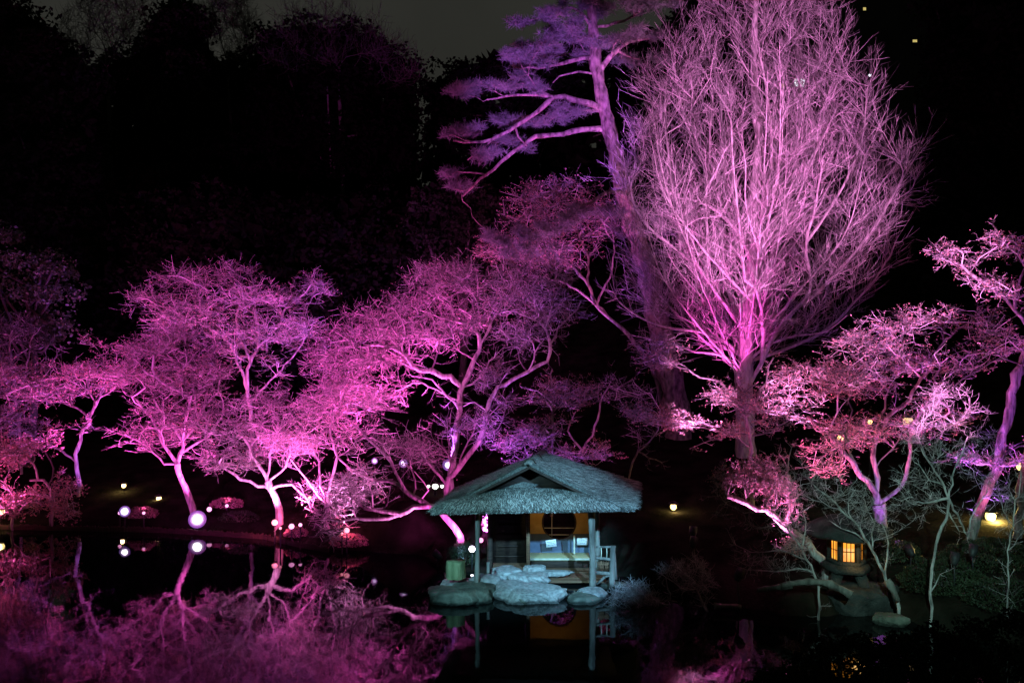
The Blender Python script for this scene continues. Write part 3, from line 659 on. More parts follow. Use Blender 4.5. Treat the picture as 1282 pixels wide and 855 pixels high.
def maple_high():
    t = Tree('maple_tree', 'reddish violet maple crown high below the pine limbs', 'tree', 37, 43, MAPLE)
    t.limb([(838, 600), (832, 520), (815, 460), (790, 425), (760, 395), (746, 379), (736, 356), (716, 333), (700, 318)], 12, 4, root=True); t.limb([(760, 395), (735, 372), (700, 352), (668, 345)], 6, 2.5); t.limb([(736, 356), (735, 320), (722, 290), (705, 262)], 5, 2.5); t.limb([(716, 333), (690, 318), (660, 312)], 4, 2); t.limb([(746, 379), (765, 340), (768, 300)], 5, 2); t.limb([(722, 290), (690, 275), (668, 265)], 3.5, 2)
    t.grow(layered([(598, 318), (620, 282), (640, 250), (664, 232), (692, 218), (740, 232), (775, 258), (778, 300), (740, 330), (690, 345), (640, 342)], 420, 37, 2.3, t.rng), up=.05)
    t.radii(.013, .46); t.twigs(1110, (.35, .85), 4, (.14, .4), flat=.5, rA=.0085, rB=.006); t.finish('bark', 'twig', 6000, (.05, .09))
maple_high()

def ginkgo():
    t = Tree('ginkgo_tree', 'towering bare ginkgo lit pale pink with upswept branches', 'tree', 33, 44, step=.4)
    t.limb([(936, 600), (933, 540), (932, 480), (934, 430), (938, 380), (944, 330), (942, 263), (950, 180), (944, 90), (946, 0), (944, -80)], 25, 4, 0, root=True, jit=.3)
    def L(p, a, b, d): t.limb(p, a * .62, b * .6, d, jit=.3)
    L([(933, 490), (945, 470), (953, 455), (956, 421), (953, 386), (945, 360), (933, 351), (927, 293), (920, 230), (915, 150)], 9, 3, -.30)
    L([(953, 455), (962, 433), (978, 408), (997, 386), (1015, 363), (1012, 330), (1009, 304), (1021, 257), (1030, 200)], 10, 3, -.2)
    L([(934, 460), (921, 439), (900, 424), (875, 415), (845, 412), (816, 404), (792, 392), (775, 378)], 8, 2.5, -.1)
    L([(935, 420), (910, 385), (886, 351), (868, 330), (851, 316), (826, 296), (804, 275), (792, 250), (787, 222)], 9, 3, -.15)
    L([(942, 340), (930, 300), (915, 281), (900, 266), (886, 257), (865, 250), (845, 246), (828, 225)], 9, 3, -.3)
    L([(886, 351), (886, 300), (884, 250), (888, 190), (892, 120)], 7, 2.5, -.1); L([(851, 316), (848, 270), (840, 220), (832, 150), (834, 100)], 6, 2, .1)
    L([(944, 320), (956, 260), (966, 200), (962, 130), (950, 60)], 9, 3, -.3); L([(940, 370), (970, 310), (990, 240), (1000, 170), (1000, 90), (995, 20)], 9, 3, .2)
    L([(938, 450), (975, 440), (1021, 421), (1050, 400), (1068, 380), (1095, 350), (1114, 320), (1122, 300)], 8, 2.5, .05); L([(997, 386), (1025, 365), (1044, 345), (1075, 310), (1098, 280), (1124, 235), (1150, 190)], 8, 2.5, .15)
    L([(1009, 304), (1040, 260), (1062, 220), (1080, 170), (1086, 110)], 6, 2.5, .1); L([(990, 240), (1020, 190), (1040, 140), (1052, 80)], 6, 2, .25)
    L([(934, 440), (925, 400), (905, 350), (895, 300)], 8, 3, .4); L([(936, 430), (965, 400), (985, 350), (1000, 310)], 8, 3, .45); L([(938, 390), (930, 330), (910, 260), (905, 190), (900, 110), (880, 40)], 8, 3, .35)
    L([(944, 330), (975, 270), (1000, 220), (1030, 150), (1040, 80)], 7, 2.5, .4); L([(935, 455), (965, 430), (1000, 420), (1035, 415), (1060, 395)], 6, 2, -.4); L([(934, 470), (905, 445), (870, 440), (840, 430), (812, 425)], 6, 2, -.3)
    g = np.random.default_rng(77)
    for k in range(34):                                    # long shoots that leave the trunk outwards and turn up
        sy = g.uniform(300, 475); sx = 936 + (475 - sy) * .05; a = g.uniform(-1, 1); a = np.sign(a) * abs(a) ** .8
        ex = 940 + a * g.uniform(120, 185); ey = g.uniform(10, 240) + abs(a) * 70 - (475 - sy) * .25
        m1 = (sx + (ex - sx) * .45 + g.uniform(-8, 8), sy - 30 - abs(sy - ey) * .16); m2 = (sx + (ex - sx) * .80 + g.uniform(-8, 8), sy - 30 - abs(sy - ey) * .48)
        L([(sx, sy), m1, m2, (ex, ey)], g.uniform(3.6, 6.0), .7, g.uniform(-.5, .35))
    poly = [(764, 372), (770, 330), (772, 240), (788, 170), (806, 110), (820, 85), (845, 40), (880, 5), (900, -60), (940, -95), (985, -80), (1010, -60), (1032, 0), (1062, 40), (1080, 75), (1092, 110), (1100, 160), (1125, 180), (1154, 184), (1146, 230), (1118, 280), (1108, 330), (1082, 370), (1050, 408), (1000, 436), (955, 448), (900, 440), (860, 424), (810, 404)]
    t.grow(sample_crown(poly, 1050, 33, 4.4, t.rng), up=-.03, wang=1.7, below=1.7, bend=.30, jit=.006)
    t.radii(.0095, .30)
    t.twigs(6800, (.5, 1.6), 4, (.15, .5), habit=(0, 0, .22), flat=.9, rA=.0085, rB=.0065, rthin=.06, fwd=1.0, spread=.85, curl=.04, bendup=.15)
    t.finish('bark_ginkgo', 'twig_ginkgo', 0, rsplit=.045)
ginkgo()
def maple_under():
    t = Tree('maple_tree', 'small maple with pink leafy layers in front of the ginkgo trunk', 'tree', 28, 45, MAPLE)
    t.limb([(941, 590), (940, 571), (939, 546), (935, 522)], 9, 7, root=True); t.limb([(935, 522), (928, 501), (922, 478), (918, 459), (911, 438)], 5, 2.5, .1); t.limb([(935, 522), (945, 508), (953, 490), (960, 466), (970, 448)], 5.5, 2.5, -.1)
    t.limb([(939, 556), (925, 549), (911, 543), (895, 540), (880, 536)], 3.5, 1.5, -.1); t.limb([(928, 525), (918, 505), (907, 483), (892, 474), (876, 473), (862, 464), (848, 459), (830, 445)], 5, 2, -.2); t.limb([(911, 543), (890, 552), (862, 562)], 2.5, 1.2); t.limb([(880, 536), (840, 530), (800, 522)], 2.5, 1.2); t.limb([(945, 508), (980, 500), (1015, 495)], 3.5, 1.5, -.2); t.limb([(939, 546), (965, 540), (985, 525)], 3, 1.5)
    for p, n in (([(770, 508), (800, 508), (852, 518), (880, 532), (840, 536), (790, 526)], 110), ([(793, 428), (830, 418), (875, 438), (868, 455), (822, 466), (800, 456)], 80), ([(858, 500), (920, 478), (962, 498), (1002, 500), (1038, 488), (1024, 518), (972, 545), (922, 552), (880, 532)], 200), ([(955, 470), (1000, 455), (1030, 470), (1000, 490), (960, 490)], 60)):
        t.grow(layered(p, n, 27.8, 1.3, t.rng))
    t.radii(.011, .46); t.twigs(1249, (.22, .5), 3, (.09, .26), flat=.25, rA=.007, rB=.005); t.finish('bark', 'twig', 5500, (.04, .08))
maple_under()
def maple_right():
    t = Tree('maple_tree', 'broad reddish maple with three violet stems above the stone lantern', 'tree', 25, 46, MAPLE)
    t.limb([(1103, 655), (1101, 640), (1100, 630)], 25, 20, root=True); t.limb([(1100, 632), (1094, 616), (1086, 603), (1072, 588), (1058, 570), (1046, 554), (1036, 542), (1012, 521)], 14, 5, -.1)
    t.limb([(1101, 632), (1098, 608), (1095, 588), (1093, 570), (1094, 556), (1107, 531), (1120, 515), (1138, 500), (1154, 474), (1168, 455), (1172, 440)], 12, 4, .1)
    t.limb([(1104, 630), (1118, 616), (1131, 602), (1137, 585), (1139, 565), (1138, 542), (1146, 524), (1164, 508), (1180, 496)], 9, 5, -.15); t.limb([(1180, 496), (1171, 480), (1174, 462), (1174, 443)], 5, 3); t.limb([(1180, 496), (1195, 482), (1215, 468), (1240, 455), (1262, 440)], 4, 2, -.1)
    t.limb([(1095, 560), (1098, 530), (1112, 500), (1090, 460), (1060, 440)], 5, 2, .2); t.limb([(1036, 542), (1050, 505), (1045, 475)], 4, 2); t.limb([(1072, 588), (1060, 550), (1066, 515), (1062, 490)], 5, 2, .3); t.limb([(1154, 474), (1135, 455), (1112, 435)], 4, 2, -.2); t.limb([(1172, 440), (1190, 420), (1215, 405)], 3.5, 2); t.limb([(1138, 500), (1160, 490), (1190, 470)], 3.5, 2, .3); t.limb([(1103, 580), (1118, 560), (1128, 545)], 3.5, 2)
    t.grow(layered([(1008, 480), (1025, 450), (1052, 425), (1082, 402), (1120, 386), (1160, 377), (1200, 390), (1250, 384), (1268, 398), (1252, 430), (1228, 462), (1196, 470), (1160, 470), (1108, 490), (1060, 500)], 420, 25, 1.9, t.rng), up=.02)
    t.grow(layered([(1000, 520), (1060, 508), (1130, 510), (1210, 500), (1236, 522), (1180, 548), (1100, 555), (1040, 560)], 180, 24.6, 1.5, t.rng))
    t.grow(layered([(1000, 560), (1035, 545), (1060, 565), (1050, 600), (1020, 590)], 50, 24.3, .8, t.rng))
    t.radii(.011, .46); t.twigs(1749, (.22, .55), 3, (.09, .26), flat=.3, rA=.007, rB=.005); t.finish('bark', 'twig', 8000, (.035, .065))
maple_right()
def tree_right_edge():
    t = Tree('maple_tree', 'violet lit tree leaning in from the right edge with clustered spurs', 'tree', 23, 47, MAPLE)
    t.limb([(1216, 680), (1224, 650), (1232, 625), (1240, 605), (1250, 575), (1258, 545), (1266, 505), (1273, 470), (1288, 435), (1310, 410)], 22, 14, 0, root=True)
    t.limb([(1298, 420), (1280, 400), (1264, 380), (1250, 366), (1238, 356), (1222, 348), (1213, 344), (1207, 333), (1196, 329), (1185, 327), (1168, 321)], 9, 3, -.1); t.limb([(1270, 388), (1272, 360), (1280, 336), (1272, 322), (1264, 311), (1254, 296), (1244, 283)], 6, 2.5, -.1); t.limb([(1280, 336), (1300, 300)], 3, 2)
    t.limb([(1275, 462), (1262, 452), (1247, 440), (1225, 432)], 4, 2, -.2); t.limb([(1207, 333), (1208, 318), (1190, 308)], 3, 1.5); t.limb([(1213, 344), (1222, 330), (1230, 322)], 2.5, 1.5); t.limb([(1250, 366), (1225, 358), (1205, 350)], 3, 1.5); t.limb([(1250, 575), (1225, 578), (1195, 572)], 4, 1.5, -.25); t.limb([(1252, 570), (1275, 560), (1300, 560)], 4, 2, -.2); t.limb([(1246, 590), (1268, 575), (1290, 572)], 4, 2, -.2)
    for p, n in (([(1155, 314), (1180, 300), (1216, 308), (1232, 324), (1214, 342), (1180, 332)], 60), ([(1216, 300), (1250, 278), (1282, 298), (1292, 330), (1260, 332)], 60), ([(1198, 346), (1240, 346), (1285, 368), (1262, 390), (1225, 372)], 60), ([(1216, 430), (1260, 410), (1310, 420), (1310, 450), (1250, 452)], 60), ([(1172, 576), (1230, 560), (1310, 555), (1310, 586), (1240, 586)], 110)):
        t.grow(layered(p, n, 22.8, .8, t.rng))
    t.radii(.011, .46); t.twigs(624, (.14, .34), 3, (.06, .18), flat=.5, rA=.0085, rB=.0065); t.finish('bark', 'twig', 2500, (.03, .06))
tree_right_edge()
def stump_tree():
    t = Tree('maple_tree', 'stubby leaning maple trunk with bright pink sprouts left of the stone lantern', 'tree', 22.4, 48, MAPLE)
    t.limb([(1034, 712), (1027, 700), (1010, 680), (985, 660), (972, 648), (960, 641), (935, 631), (906, 621)], 22, 7, 0, root=True); t.limb([(984, 662), (989, 640), (990, 617), (986, 594)], 11, 8, .1); t.limb([(935, 631), (930, 612), (940, 600)], 5, 2); t.limb([(960, 641), (970, 615), (985, 590), (990, 560)], 4, 2); t.limb([(906, 621), (915, 605), (900, 598)], 4, 2); t.limb([(1000, 672), (995, 685), (985, 690)], 3, 1.5)
    for p, n in (([(893, 600), (920, 586), (962, 575), (988, 554), (978, 576), (962, 602), (940, 612), (905, 612)], 110), ([(940, 600), (985, 598), (1008, 640), (1002, 662), (975, 640)], 90), ([(972, 684), (1000, 668), (1010, 680), (1005, 698), (985, 698)], 34)):
        t.grow(layered(p, n, 22.2, .8, t.rng), up=.05)
    t.radii(.006); t.twigs(832, (.14, .36), 3, (.07, .2), flat=.5, rA=.007, rB=.005); t.finish('bark_pale', 'twig_pale', 5000, (.03, .06))
stump_tree()
def small_edge_tree():
    t = Tree('maple_tree', 'thick violet trunk cut off by the right edge of the view', 'tree', 24, 49, MAPLE)
    t.limb([(1274, 690), (1276, 650), (1280, 600), (1296, 540), (1310, 470)], 18, 12, root=True); t.limb([(1280, 600), (1300, 560)], 5, 3); t.radii(); t.finish('bark', 'twig')
small_edge_tree()

# ------------------------------------------------------------------ pine with needle pads
def pine():
    t = Tree('pine_tree', 'tall violet lit pine with layered needle pads left of the ginkgo', 'tree', 36, 50, step=.35)
    t.limb([(853, 600), (849, 540), (842, 490), (836, 455), (826, 410), (812, 350), (796, 292), (782, 246), (775, 214), (768, 182), (757, 140), (750, 105), (745, 74), (742, 35), (740, 0), (737, -50)], 36, 9, 0, root=True, jit=.5)
    Ls = [([(757, 140), (740, 131), (722, 126), (706, 121), (694, 121), (673, 140), (645, 158), (617, 174), (594, 178), (568, 177)], 9, 2.5, -.15), ([(694, 121), (676, 119), (656, 119), (632, 122), (610, 125)], 5, 2, -.1), ([(766, 164), (754, 161), (726, 163), (694, 170), (670, 172), (645, 189), (628, 203), (610, 218), (594, 232), (578, 246)], 8, 2.5, -.05),
          ([(755, 139), (725, 137), (694, 135), (680, 150)], 4, 2, .2), ([(744, 70), (730, 72), (715, 77), (695, 81), (673, 86), (645, 84)], 6, 2, -.15), ([(793, 280), (785, 246), (775, 240), (761, 242), (750, 247), (743, 254), (715, 262)], 7, 3, -.3), ([(750, 95), (754, 84), (763, 72), (772, 63), (789, 53), (815, 48)], 8, 3, -.1), ([(741, 30), (725, 14), (705, 12), (680, 22)], 4, 2, -.1), ([(772, 63), (785, 70), (800, 74)], 3, 1.5), ([(742, 40), (770, 30), (800, 16), (806, -6)], 4, 2.5, .1), ([(617, 174), (600, 190), (585, 200)], 3, 1.5), ([(610, 218), (590, 216), (570, 216)], 3, 1.5), ([(645, 158), (650, 172), (660, 182)], 3, 1.5), ([(694, 121), (670, 112), (640, 104)], 3, 1.5), ([(735, 100), (725, 90), (700, 95), (692, 104)], 3, 1.5)]
    for a in Ls: t.limb(*a, jit=.6)
    pads = [(572, 166, 20, 9), (590, 163, 14, 7), (600, 118, 42, 11), (650, 108, 32, 11), (640, 150, 30, 11), (604, 197, 24, 11), (650, 180, 24, 9), (566, 216, 13, 9), (577, 236, 20, 9), (655, 76, 55, 10), (690, 70, 38, 11), (742, 52, 42, 12), (785, 42, 40, 11), (804, 74, 34, 8), (678, 22, 44, 11), (692, 152, 26, 7), (724, 8, 38, 8), (806, 4, 40, 12), (705, 142, 22, 7), (675, 60, 40, 10), (720, 40, 34, 10), (760, 8, 30, 9),
            (622, 300, 28, 9), (684, 288, 48, 12), (720, 270, 32, 10), (646, 318, 32, 8), (756, 268, 24, 10), (690, 312, 34, 9)]
    rng = t.rng; tuft = []
    for cx, cyy, hw, hh in pads:
        n = int(hw * hh * .34) + 14; low = cyy > 255; kc = max(3, int(hw / 6)); cc = unit(rng.normal(0, 1, (kc, 3))) * (rng.uniform(.1, 1, kc) ** .5)[:, None]
        u = cc[rng.integers(0, kc, n)] + rng.normal(0, 1, (n, 3)) * np.array([5.5 / hw, 5.5 / hw, 2.4 / hh])
        Yc = 36 - (1.2 if low else 0) + rng.uniform(-.9, .5); ctr = W(cx, cyy, Yc); s_ = Yc / F
        P = ctr + u * np.array([hw * s_, hw * s_ * .8, hh * s_]); tuft.append(P)
        t.grow(P[rng.choice(n, min(n, 11), False)], bend=.25, jit=.08)
    t.radii(.011, .4); tf = np.concatenate(tuft)
    o = t.finish('bark_pine', 'bark_pine', 0, rsplit=.05)
    K = 22; n = len(tf); d = unit(rng.normal(0, 1, (n, K, 3)) * np.array([1, 1, .7]) + np.array([0, 0, .45]))
    L = rng.uniform(.18, .36, (n, K, 1)); b = tf[:, None, :] + d * .02; e = tf[:, None, :] + d * L
    sd = unit(np.cross(d, rng.normal(0, 1, (n, K, 3)))) * .009
    V = np.stack([b - sd, b + sd, e], 2).reshape(-1, 3); i = np.arange(n * K) * 3
    quads_obj('needles', V, np.stack([i, i + 1, i + 2], -1), M['needle'], o, t.base)
pine()

# ------------------------------------------------------------------ thatched tea house
def patch_points(Afn, Bfn, nu, nv):
    """grid between two polylines: v runs down A and B, u runs from A to B"""
    vs = np.linspace(0, 1, nv); us = np.linspace(0, 1, nu)
    A = np.array([Afn(v) for v in vs]); B = np.array([Bfn(v) for v in vs])
    return A[:, None, :] * (1 - us)[None, :, None] + B[:, None, :] * us[None, :, None]     # (nv, nu, 3)
def poly_at(pts):
    P = np.asarray(pts, float); d = np.concatenate([[0], np.cumsum(np.linalg.norm(np.diff(P, axis=0), axis=1))]); d /= d[-1]
    return lambda v: np.array([np.interp(v, d, P[:, k]) for k in range(3)])
def thatch_slab(G, thick, rng, n_straw, name, parent, o, up=1.0, droop=.0):
    nv, nu, _ = G.shape
    Nrm = np.cross(G[1:, :-1] - G[:-1, :-1], G[:-1, 1:] - G[:-1, :-1]); nrm = unit(Nrm.mean(axis=(0, 1)))
    if nrm[2] < 0: nrm = -nrm
    Gn = G + nrm * rng.normal(0, .012, (nv, nu, 1))
    low = G - np.array([0, 0, 1]) * thick; m = MB()
    inset = np.linspace(0, 1, nv)[:, None, None]
    V = np.concatenate([Gn.reshape(-1, 3), low.reshape(-1, 3)]); idx = np.arange(nv * nu).reshape(nv, nu); N0 = nv * nu
    Q = [np.stack([idx[:-1, :-1], idx[:-1, 1:], idx[1:, 1:], idx[1:, :-1]], -1).reshape(-1, 4)]
    Q.append(Q[0][:, ::-1] + N0)
    for e in (idx[0], idx[-1], idx[:, 0], idx[:, -1]): Q.append(np.stack([e[:-1], e[1:], e[1:] + N0, e[:-1] + N0], -1))
    m.addq(V, np.concatenate(Q)); sl = m.build(name, M['thatch'], parent, o)
    # straw laid down the slope, ragged at the eave
    v = rng.uniform(0, 1, n_straw); e = rng.uniform(0, 1, n_straw) < .22; v = np.where(e, rng.uniform(.93, 1, n_straw), v); u = rng.uniform(0, 1, n_straw)
    fv = v * (nv - 1); fu = u * (nu - 1); iv = np.clip(fv.astype(int), 0, nv - 2); iu = np.clip(fu.astype(int), 0, nu - 2); a = (fv - iv)[:, None]; b = (fu - iu)[:, None]
    p = (G[iv, iu] * (1 - a) + G[iv + 1, iu] * a) * (1 - b) + (G[iv, iu + 1] * (1 - a) + G[iv + 1, iu + 1] * a) * b
    dn = unit(G[iv + 1, iu] - G[iv, iu]); sd = unit(np.cross(dn, nrm))
    p = p - np.where(e, rng.uniform(0, thick * .95, n_straw), 0)[:, None] * np.array([0, 0, 1.])
    L = rng.uniform(.07, .22, n_straw)[:, None]; d = unit(dn + sd * rng.normal(0, .24, n_straw)[:, None] + nrm * rng.uniform(-.02, .24, n_straw)[:, None])
    L = np.where(e[:, None], L * .35, L)
    wd = rng.uniform(.005, .014, n_straw)[:, None]; q = p + nrm * rng.uniform(-.01, .02, n_straw)[:, None]
    V = np.stack([q - sd * wd, q + sd * wd, q + d * L + sd * wd * .4, q + d * L - sd * wd * .4], 1).reshape(-1, 3); i = np.arange(n_straw) * 4
    quads_obj('straw', V, np.stack([i, i + 1, i + 2, i + 3], -1), M['straw'], sl, o)
    return sl
def tea_house():
    rng = np.random.default_rng(5); o = np.array([.55, 23.9, 0.1])
    h = empty('tea_house', o, 'small open tea house with a thatched gabled roof on rocks at the pond edge', 'tea house')
    FLc, FRc = np.array([-2.06, 22.2, 2.34]), np.array([3.10, 22.2, 2.42]); BLc, BRc = np.array([-1.55, 25.6, 2.30]), np.array([3.62, 25.5, 2.46])
    rf, rb = np.array([.46, 23.05, 3.40]), np.array([.86, 24.6, 3.45]); GL, GR = W(584, 620, 22.75), W(741, 619, 22.75)
    roofR = patch_points(poly_at([rf, rf * .5 + GR * .5 + [0, 0, .02], GR, FRc + [0, .1, 0]]), poly_at([rb, rb * .55 + BRc * .45 - [0, 0, .0], BRc]), 14, 22)
    roofL = patch_points(poly_at([rf, rf * .5 + GL * .5 + [0, 0, .02], GL, FLc + [0, .1, 0]]), poly_at([rb, rb * .5 + BLc * .5 - [0, 0, .02], BLc]), 14, 22)
    thatch_slab(roofR, .13, rng, 22000, 'thatch', h, o); thatch_slab(roofL, .13, rng, 22000, 'thatch', h, o)
    # front skirt below the gable
    us = np.linspace(0, 1, 40); vs = np.linspace(0, 1, 12); top = poly_at([GL + [-.5, -.25, -.18], GL + [.1, .1, .0], W(625, 613, 23.2), W(664, 610.5, 23.3), W(705, 613, 23.2), GR + [-.1, .1, .0], GR + [.5, -.25, -.18]])
    bot = poly_at([FLc + [.02, 0, 0], FLc * .5 + FRc * .5 + [0, -.06, .02], FRc])
    T = np.array([top(u) for u in us]); Bt = np.array([bot(u) for u in us]); k = vs[:, None, None]
    G = T[None] * (1 - k) + Bt[None] * k; G[:, :, 2] += (.06 * np.sin(np.pi * vs))[:, None]
    thatch_slab(G, .13, rng, 26000, 'thatch', h, o)
    Gb = patch_points(poly_at([rb, BLc * .5 + rb * .5, BLc]), poly_at([rb + [.02, 0, 0], BRc * .5 + rb * .5, BRc]), 12, 12)
    thatch_slab(Gb, .18, rng, 2500, 'thatch', h, o)
    # ridge: bundles and bamboo
    r = MB(); dr = unit(rb - rf)
    for off, zz, rr in ((-.07, .0, .035), (.07, .0, .035), (0, .03, .045)):
        r.tube([rf + [off, 0, zz] - dr * .22, rb + [off, 0, zz] + dr * .15], rr, 8)
    r.build('ridge_cap', M['log'], h, o, True)
    for s_ in (0.02, .5, .95):
        c = rf + (rb - rf) * s_; MB().tube([c + [-.2, 0, -.10], c + [-.08, 0, .08], c + [.08, 0, .08], c + [.2, 0, -.10]], .018, 6).build('ridge_tie', M['dark_wood'], h, o)
    hl = MB(); hp = np.array([1.05, 24.2, 2.12]); hl.lathe(hp, [(.02, .12), (.05, .08), (.09, .0), (.085, -.02)], 12); hl.build('added_lamp', M['metal'], h, o)  # added housing out of sight for the wall spot below
    spot('lamp_glow', hp + [0, .1, -.05], (1.35, 25.6, 1.7), (1, .58, .18), 19, 110, h, .8, .05)  # unseen warm spot, added to brighten the ochre back wall
    bb = MB()
    for a, b in ((rf, GL), (rf, GR)):
        pts = catmull(np.array([a + [0, -.02, -.13], a * .5 + b * .5 + [0, -.02, -.12], b + [0, .0, -.10]]), .2); bb.tube(pts, .036, 6)
    bb.build('bargeboard', M['dark_wood'], h, o)
    g = MB(); a, b, c = rf + [0, .80, -.14], GL + [.25, 1.05, -.02], GR + [-.25, 1.05, -.02]
    g.add([a, b, c, a + [0, .05, 0], b + [0, .05, 0], c + [0, .05, 0]], [(0, 1, 2), (5, 4, 3), (0, 3, 4, 1), (1, 4, 5, 2), (2, 5, 3, 0)]); g.build('gable_board', M['dark_wood'], h, o)
    MB().add([W(627, 611.5, 23.30), W(668, 610, 23.42), W(674, 606.5, 23.46), W(655, 603, 23.46)] + [p + [0, .05, 0] for p in (W(627, 611.5, 23.30), W(668, 610, 23.42), W(674, 606.5, 23.46), W(655, 603, 23.46))], [(0, 1, 2, 3), (7, 6, 5, 4), (0, 4, 5, 1), (1, 5, 6, 2), (2, 6, 7, 3), (3, 7, 4, 0)]).build('gable_panel', M['thatch'], h, o)
    # posts
    def post(px0, py0, px1, Y, rr, z1=2.35, m='log'):
        a = W(px0, py0, Y); b = np.array([W(px1, 640, Y)[0], Y, z1]); pts = catmull(np.array([a, a * .6 + b * .4 + [.012, 0, 0], b]), .18)
        R = rr * (1 + .10 * np.sin(np.linspace(0, 9, len(pts))) + rng.normal(0, .04, len(pts)))
        MB().tube(pts, R, 12).build('post', M[m], h, o, True)
    post(596.5, 737, 598, 22.95, .062); post(742, 737, 740, 22.95, .082); post(748, 716, 747, 24.4, .072); post(613, 716, 613, 25.2, .08, m='dark_wood')
    # eave beams
    be = MB(); be.tube([(-1.5, 22.95, 2.16), (2.9, 22.95, 2.18)], .075, 10); be.tube([(-.6, 25.4, 2.16), (2.8, 25.4, 2.18)], .07, 10); be.tube([(2.2, 22.6, 2.22), (2.35, 25.6, 2.22)], .07, 10); be.tube([(-.95, 22.6, 2.22), (-.6, 25.6, 2.22)], .07, 10)
    be.build('eave_beam', M['dark_wood'], h, o, True)
    cl = MB(); cl.box((.6, 24.1, 2.30), (4.4, 3.0, .04)); cl.build('ceiling_boards', M['dark_wood'], h, o)
    # back wall with the round window
    Yw = 25.6; cx, cz, cr = W(700, 654, Yw)[0], W(700, 654, Yw)[2], .485; x0, x1 = W(662, 0, Yw)[0], W(745, 0, Yw)[0]; zs = W(0, 668, Yw)[2]; z0 = .30
    def holed(za, zb, Y, name, m):
        st = .0175; xs = np.linspace(x0, x1, int((x1 - x0) / st)); zz = np.linspace(za, zb, max(2, int((zb - za) / st)))
        X, Z = np.meshgrid(xs, zz); nx = len(xs); V = np.stack([X, np.full_like(X, Y), Z], -1).reshape(-1, 3)
        i = (np.arange(len(zz) - 1)[:, None] * nx + np.arange(nx - 1)[None]).ravel(); cen = (V[i] + V[i + nx + 1]) / 2
        i = i[np.hypot(cen[:, 0] - cx, cen[:, 2] - cz) > cr]; n = len(V); Vb = V + [0, .08, 0]
        quads_obj(name, np.concatenate([V, Vb]), np.concatenate([np.stack([i, i + 1, i + nx + 1, i + nx], -1), np.stack([i + n, i + nx + n, i + nx + 1 + n, i + 1 + n], -1)]), M[m], h, o)
    holed(zs, 2.3, Yw, 'plaster_wall', 'ochre'); holed(z0, zs - .004, Yw - .012, 'dado', 'navy')
    wn = MB(); a = np.linspace(0, 2 * math.pi, 49); wn.tube([(cx + (cr + .005) * math.cos(t), Yw + .02, cz + (cr + .005) * math.sin(t)) for t in a], .028, 8, False); wf = wn.build('round_window', M['dark_wood'], h, o, True)
    lt = MB()
    for py, hw in ((661, .46), (669.5, .36)): z = W(0, py, Yw)[2]; lt.tube([(cx - hw, Yw + .03, z), (cx + hw, Yw + .03, z)], .012, 6)
    for px in (691,): x = W(px, 0, Yw)[0]; lt.tube([(x, Yw + .035, cz - .44), (x, Yw + .035, cz + .44)], .010, 6)
    lt.build('lattice', M['bamboo'], wf, o)
    # dark board wall at left with horizontal battens
    bw = MB(); xa, xb = W(612, 0, 25.5)[0], W(658, 0, 25.5)[0]; bw.box(((xa + xb) / 2, 25.55, 1.2), (xb - xa, .06, 2.2)); wl = bw.build('board_wall', M['dark_wood'], h, o)
    for py, s_ in ((658, .6), (670, .7), (684, .6), (697, .8)):
        z = W(0, py, 25.4)[2]; MB().box(((xa + xb) / 2 + .05, 25.48, z), ((xb - xa) * s_, .07, .035)).build('batten', M['dark_wood'], wl, o)
    MB().box((W(661, 0, 25.0)[0], 25.05, 1.2), (.10, 1.0, 2.15)).build('side_wall', M['brown_wood'], h, o)
    MB().box((W(747, 0, 25.4)[0], 25.5, 1.2), (.09, .22, 2.15)).build('corner_post', M['dark_wood'], h, o)
    # bench and floor
    s = MB(); sx0, sx1 = W(663, 0, 25.0)[0], W(739, 0, 25.0)[0]; zt = W(0, 699, 24.9)[2]
    s.box(((sx0 + sx1) / 2, 25.23, zt - .03), (sx1 - sx0, .68, .06), bev=.012); sb = s.build('bench_seat', M['tatami'], h, o)
    MB().box(((sx0 + sx1) / 2, 24.98, (zt + .02) / 2), (sx1 - sx0 - .1, .05, zt - .10)).build('bench_front', M['dark_wood'], sb, o)
    MB().tube([(sx0, 24.90, zt - .02), (sx1, 24.90, zt - .02)], .03, 8).build('bench_edge', M['bamboo'], sb, o)
    for k in range(7): MB().box(((-.55 + 2.55) / 2, 23.75 + k * .27, .10), (3.1, .255, .05), bev=.008).build('floor_board', M['brown_wood'], h, o)
    return h
tea_house()
def notice(px, py, wpx, hpx, Y, roll, label, lines):
    p = W(px, py, Y); s_ = Y / F; w_, h_ = wpx * s_, hpx * s_; base = p - [0, 0, h_ / 2 + .02]
    o = empty('notice_sign', base, label, 'sign', 'paper notices in the tea house')
    R = Matrix.Rotation(roll, 4, 'Y')
    def bx(name, m, cx, cz, y, w, h, d, par=o): 
        b = MB(); b.box((0, 0, 0), (w, d, h)); V = np.concatenate(b.V); V = V + [cx, y, cz]; V = np.array([(R @ Vector(v))[:] for v in V]) + p; b.V = [V]; return b.build(name, M[m], par, base)
    bx('frame', 'ink', 0, 0, 0.012, w_ + .025, h_ + .025, .016); pp = bx('paper', 'paper', 0, 0, 0, w_, h_, .008)
    for i, (z, ww) in enumerate(lines): bx('text_line', 'ink', 0, z * h_, -.0062, w_ * ww, h_ * .055, .003, pp)
    return o
notice(690, 680, 13, 9, 25.05, math.radians(-7), 'white paper notice tilted, leaning in the middle of the bench', [(.22, .75), (.02, .6), (-.2, .7)])
notice(729, 677.5, 13.5, 9, 25.3, 0, 'white paper notice hung straight beside the bamboo pole', [(.2, .6), (.0, .7), (-.2, .5)])
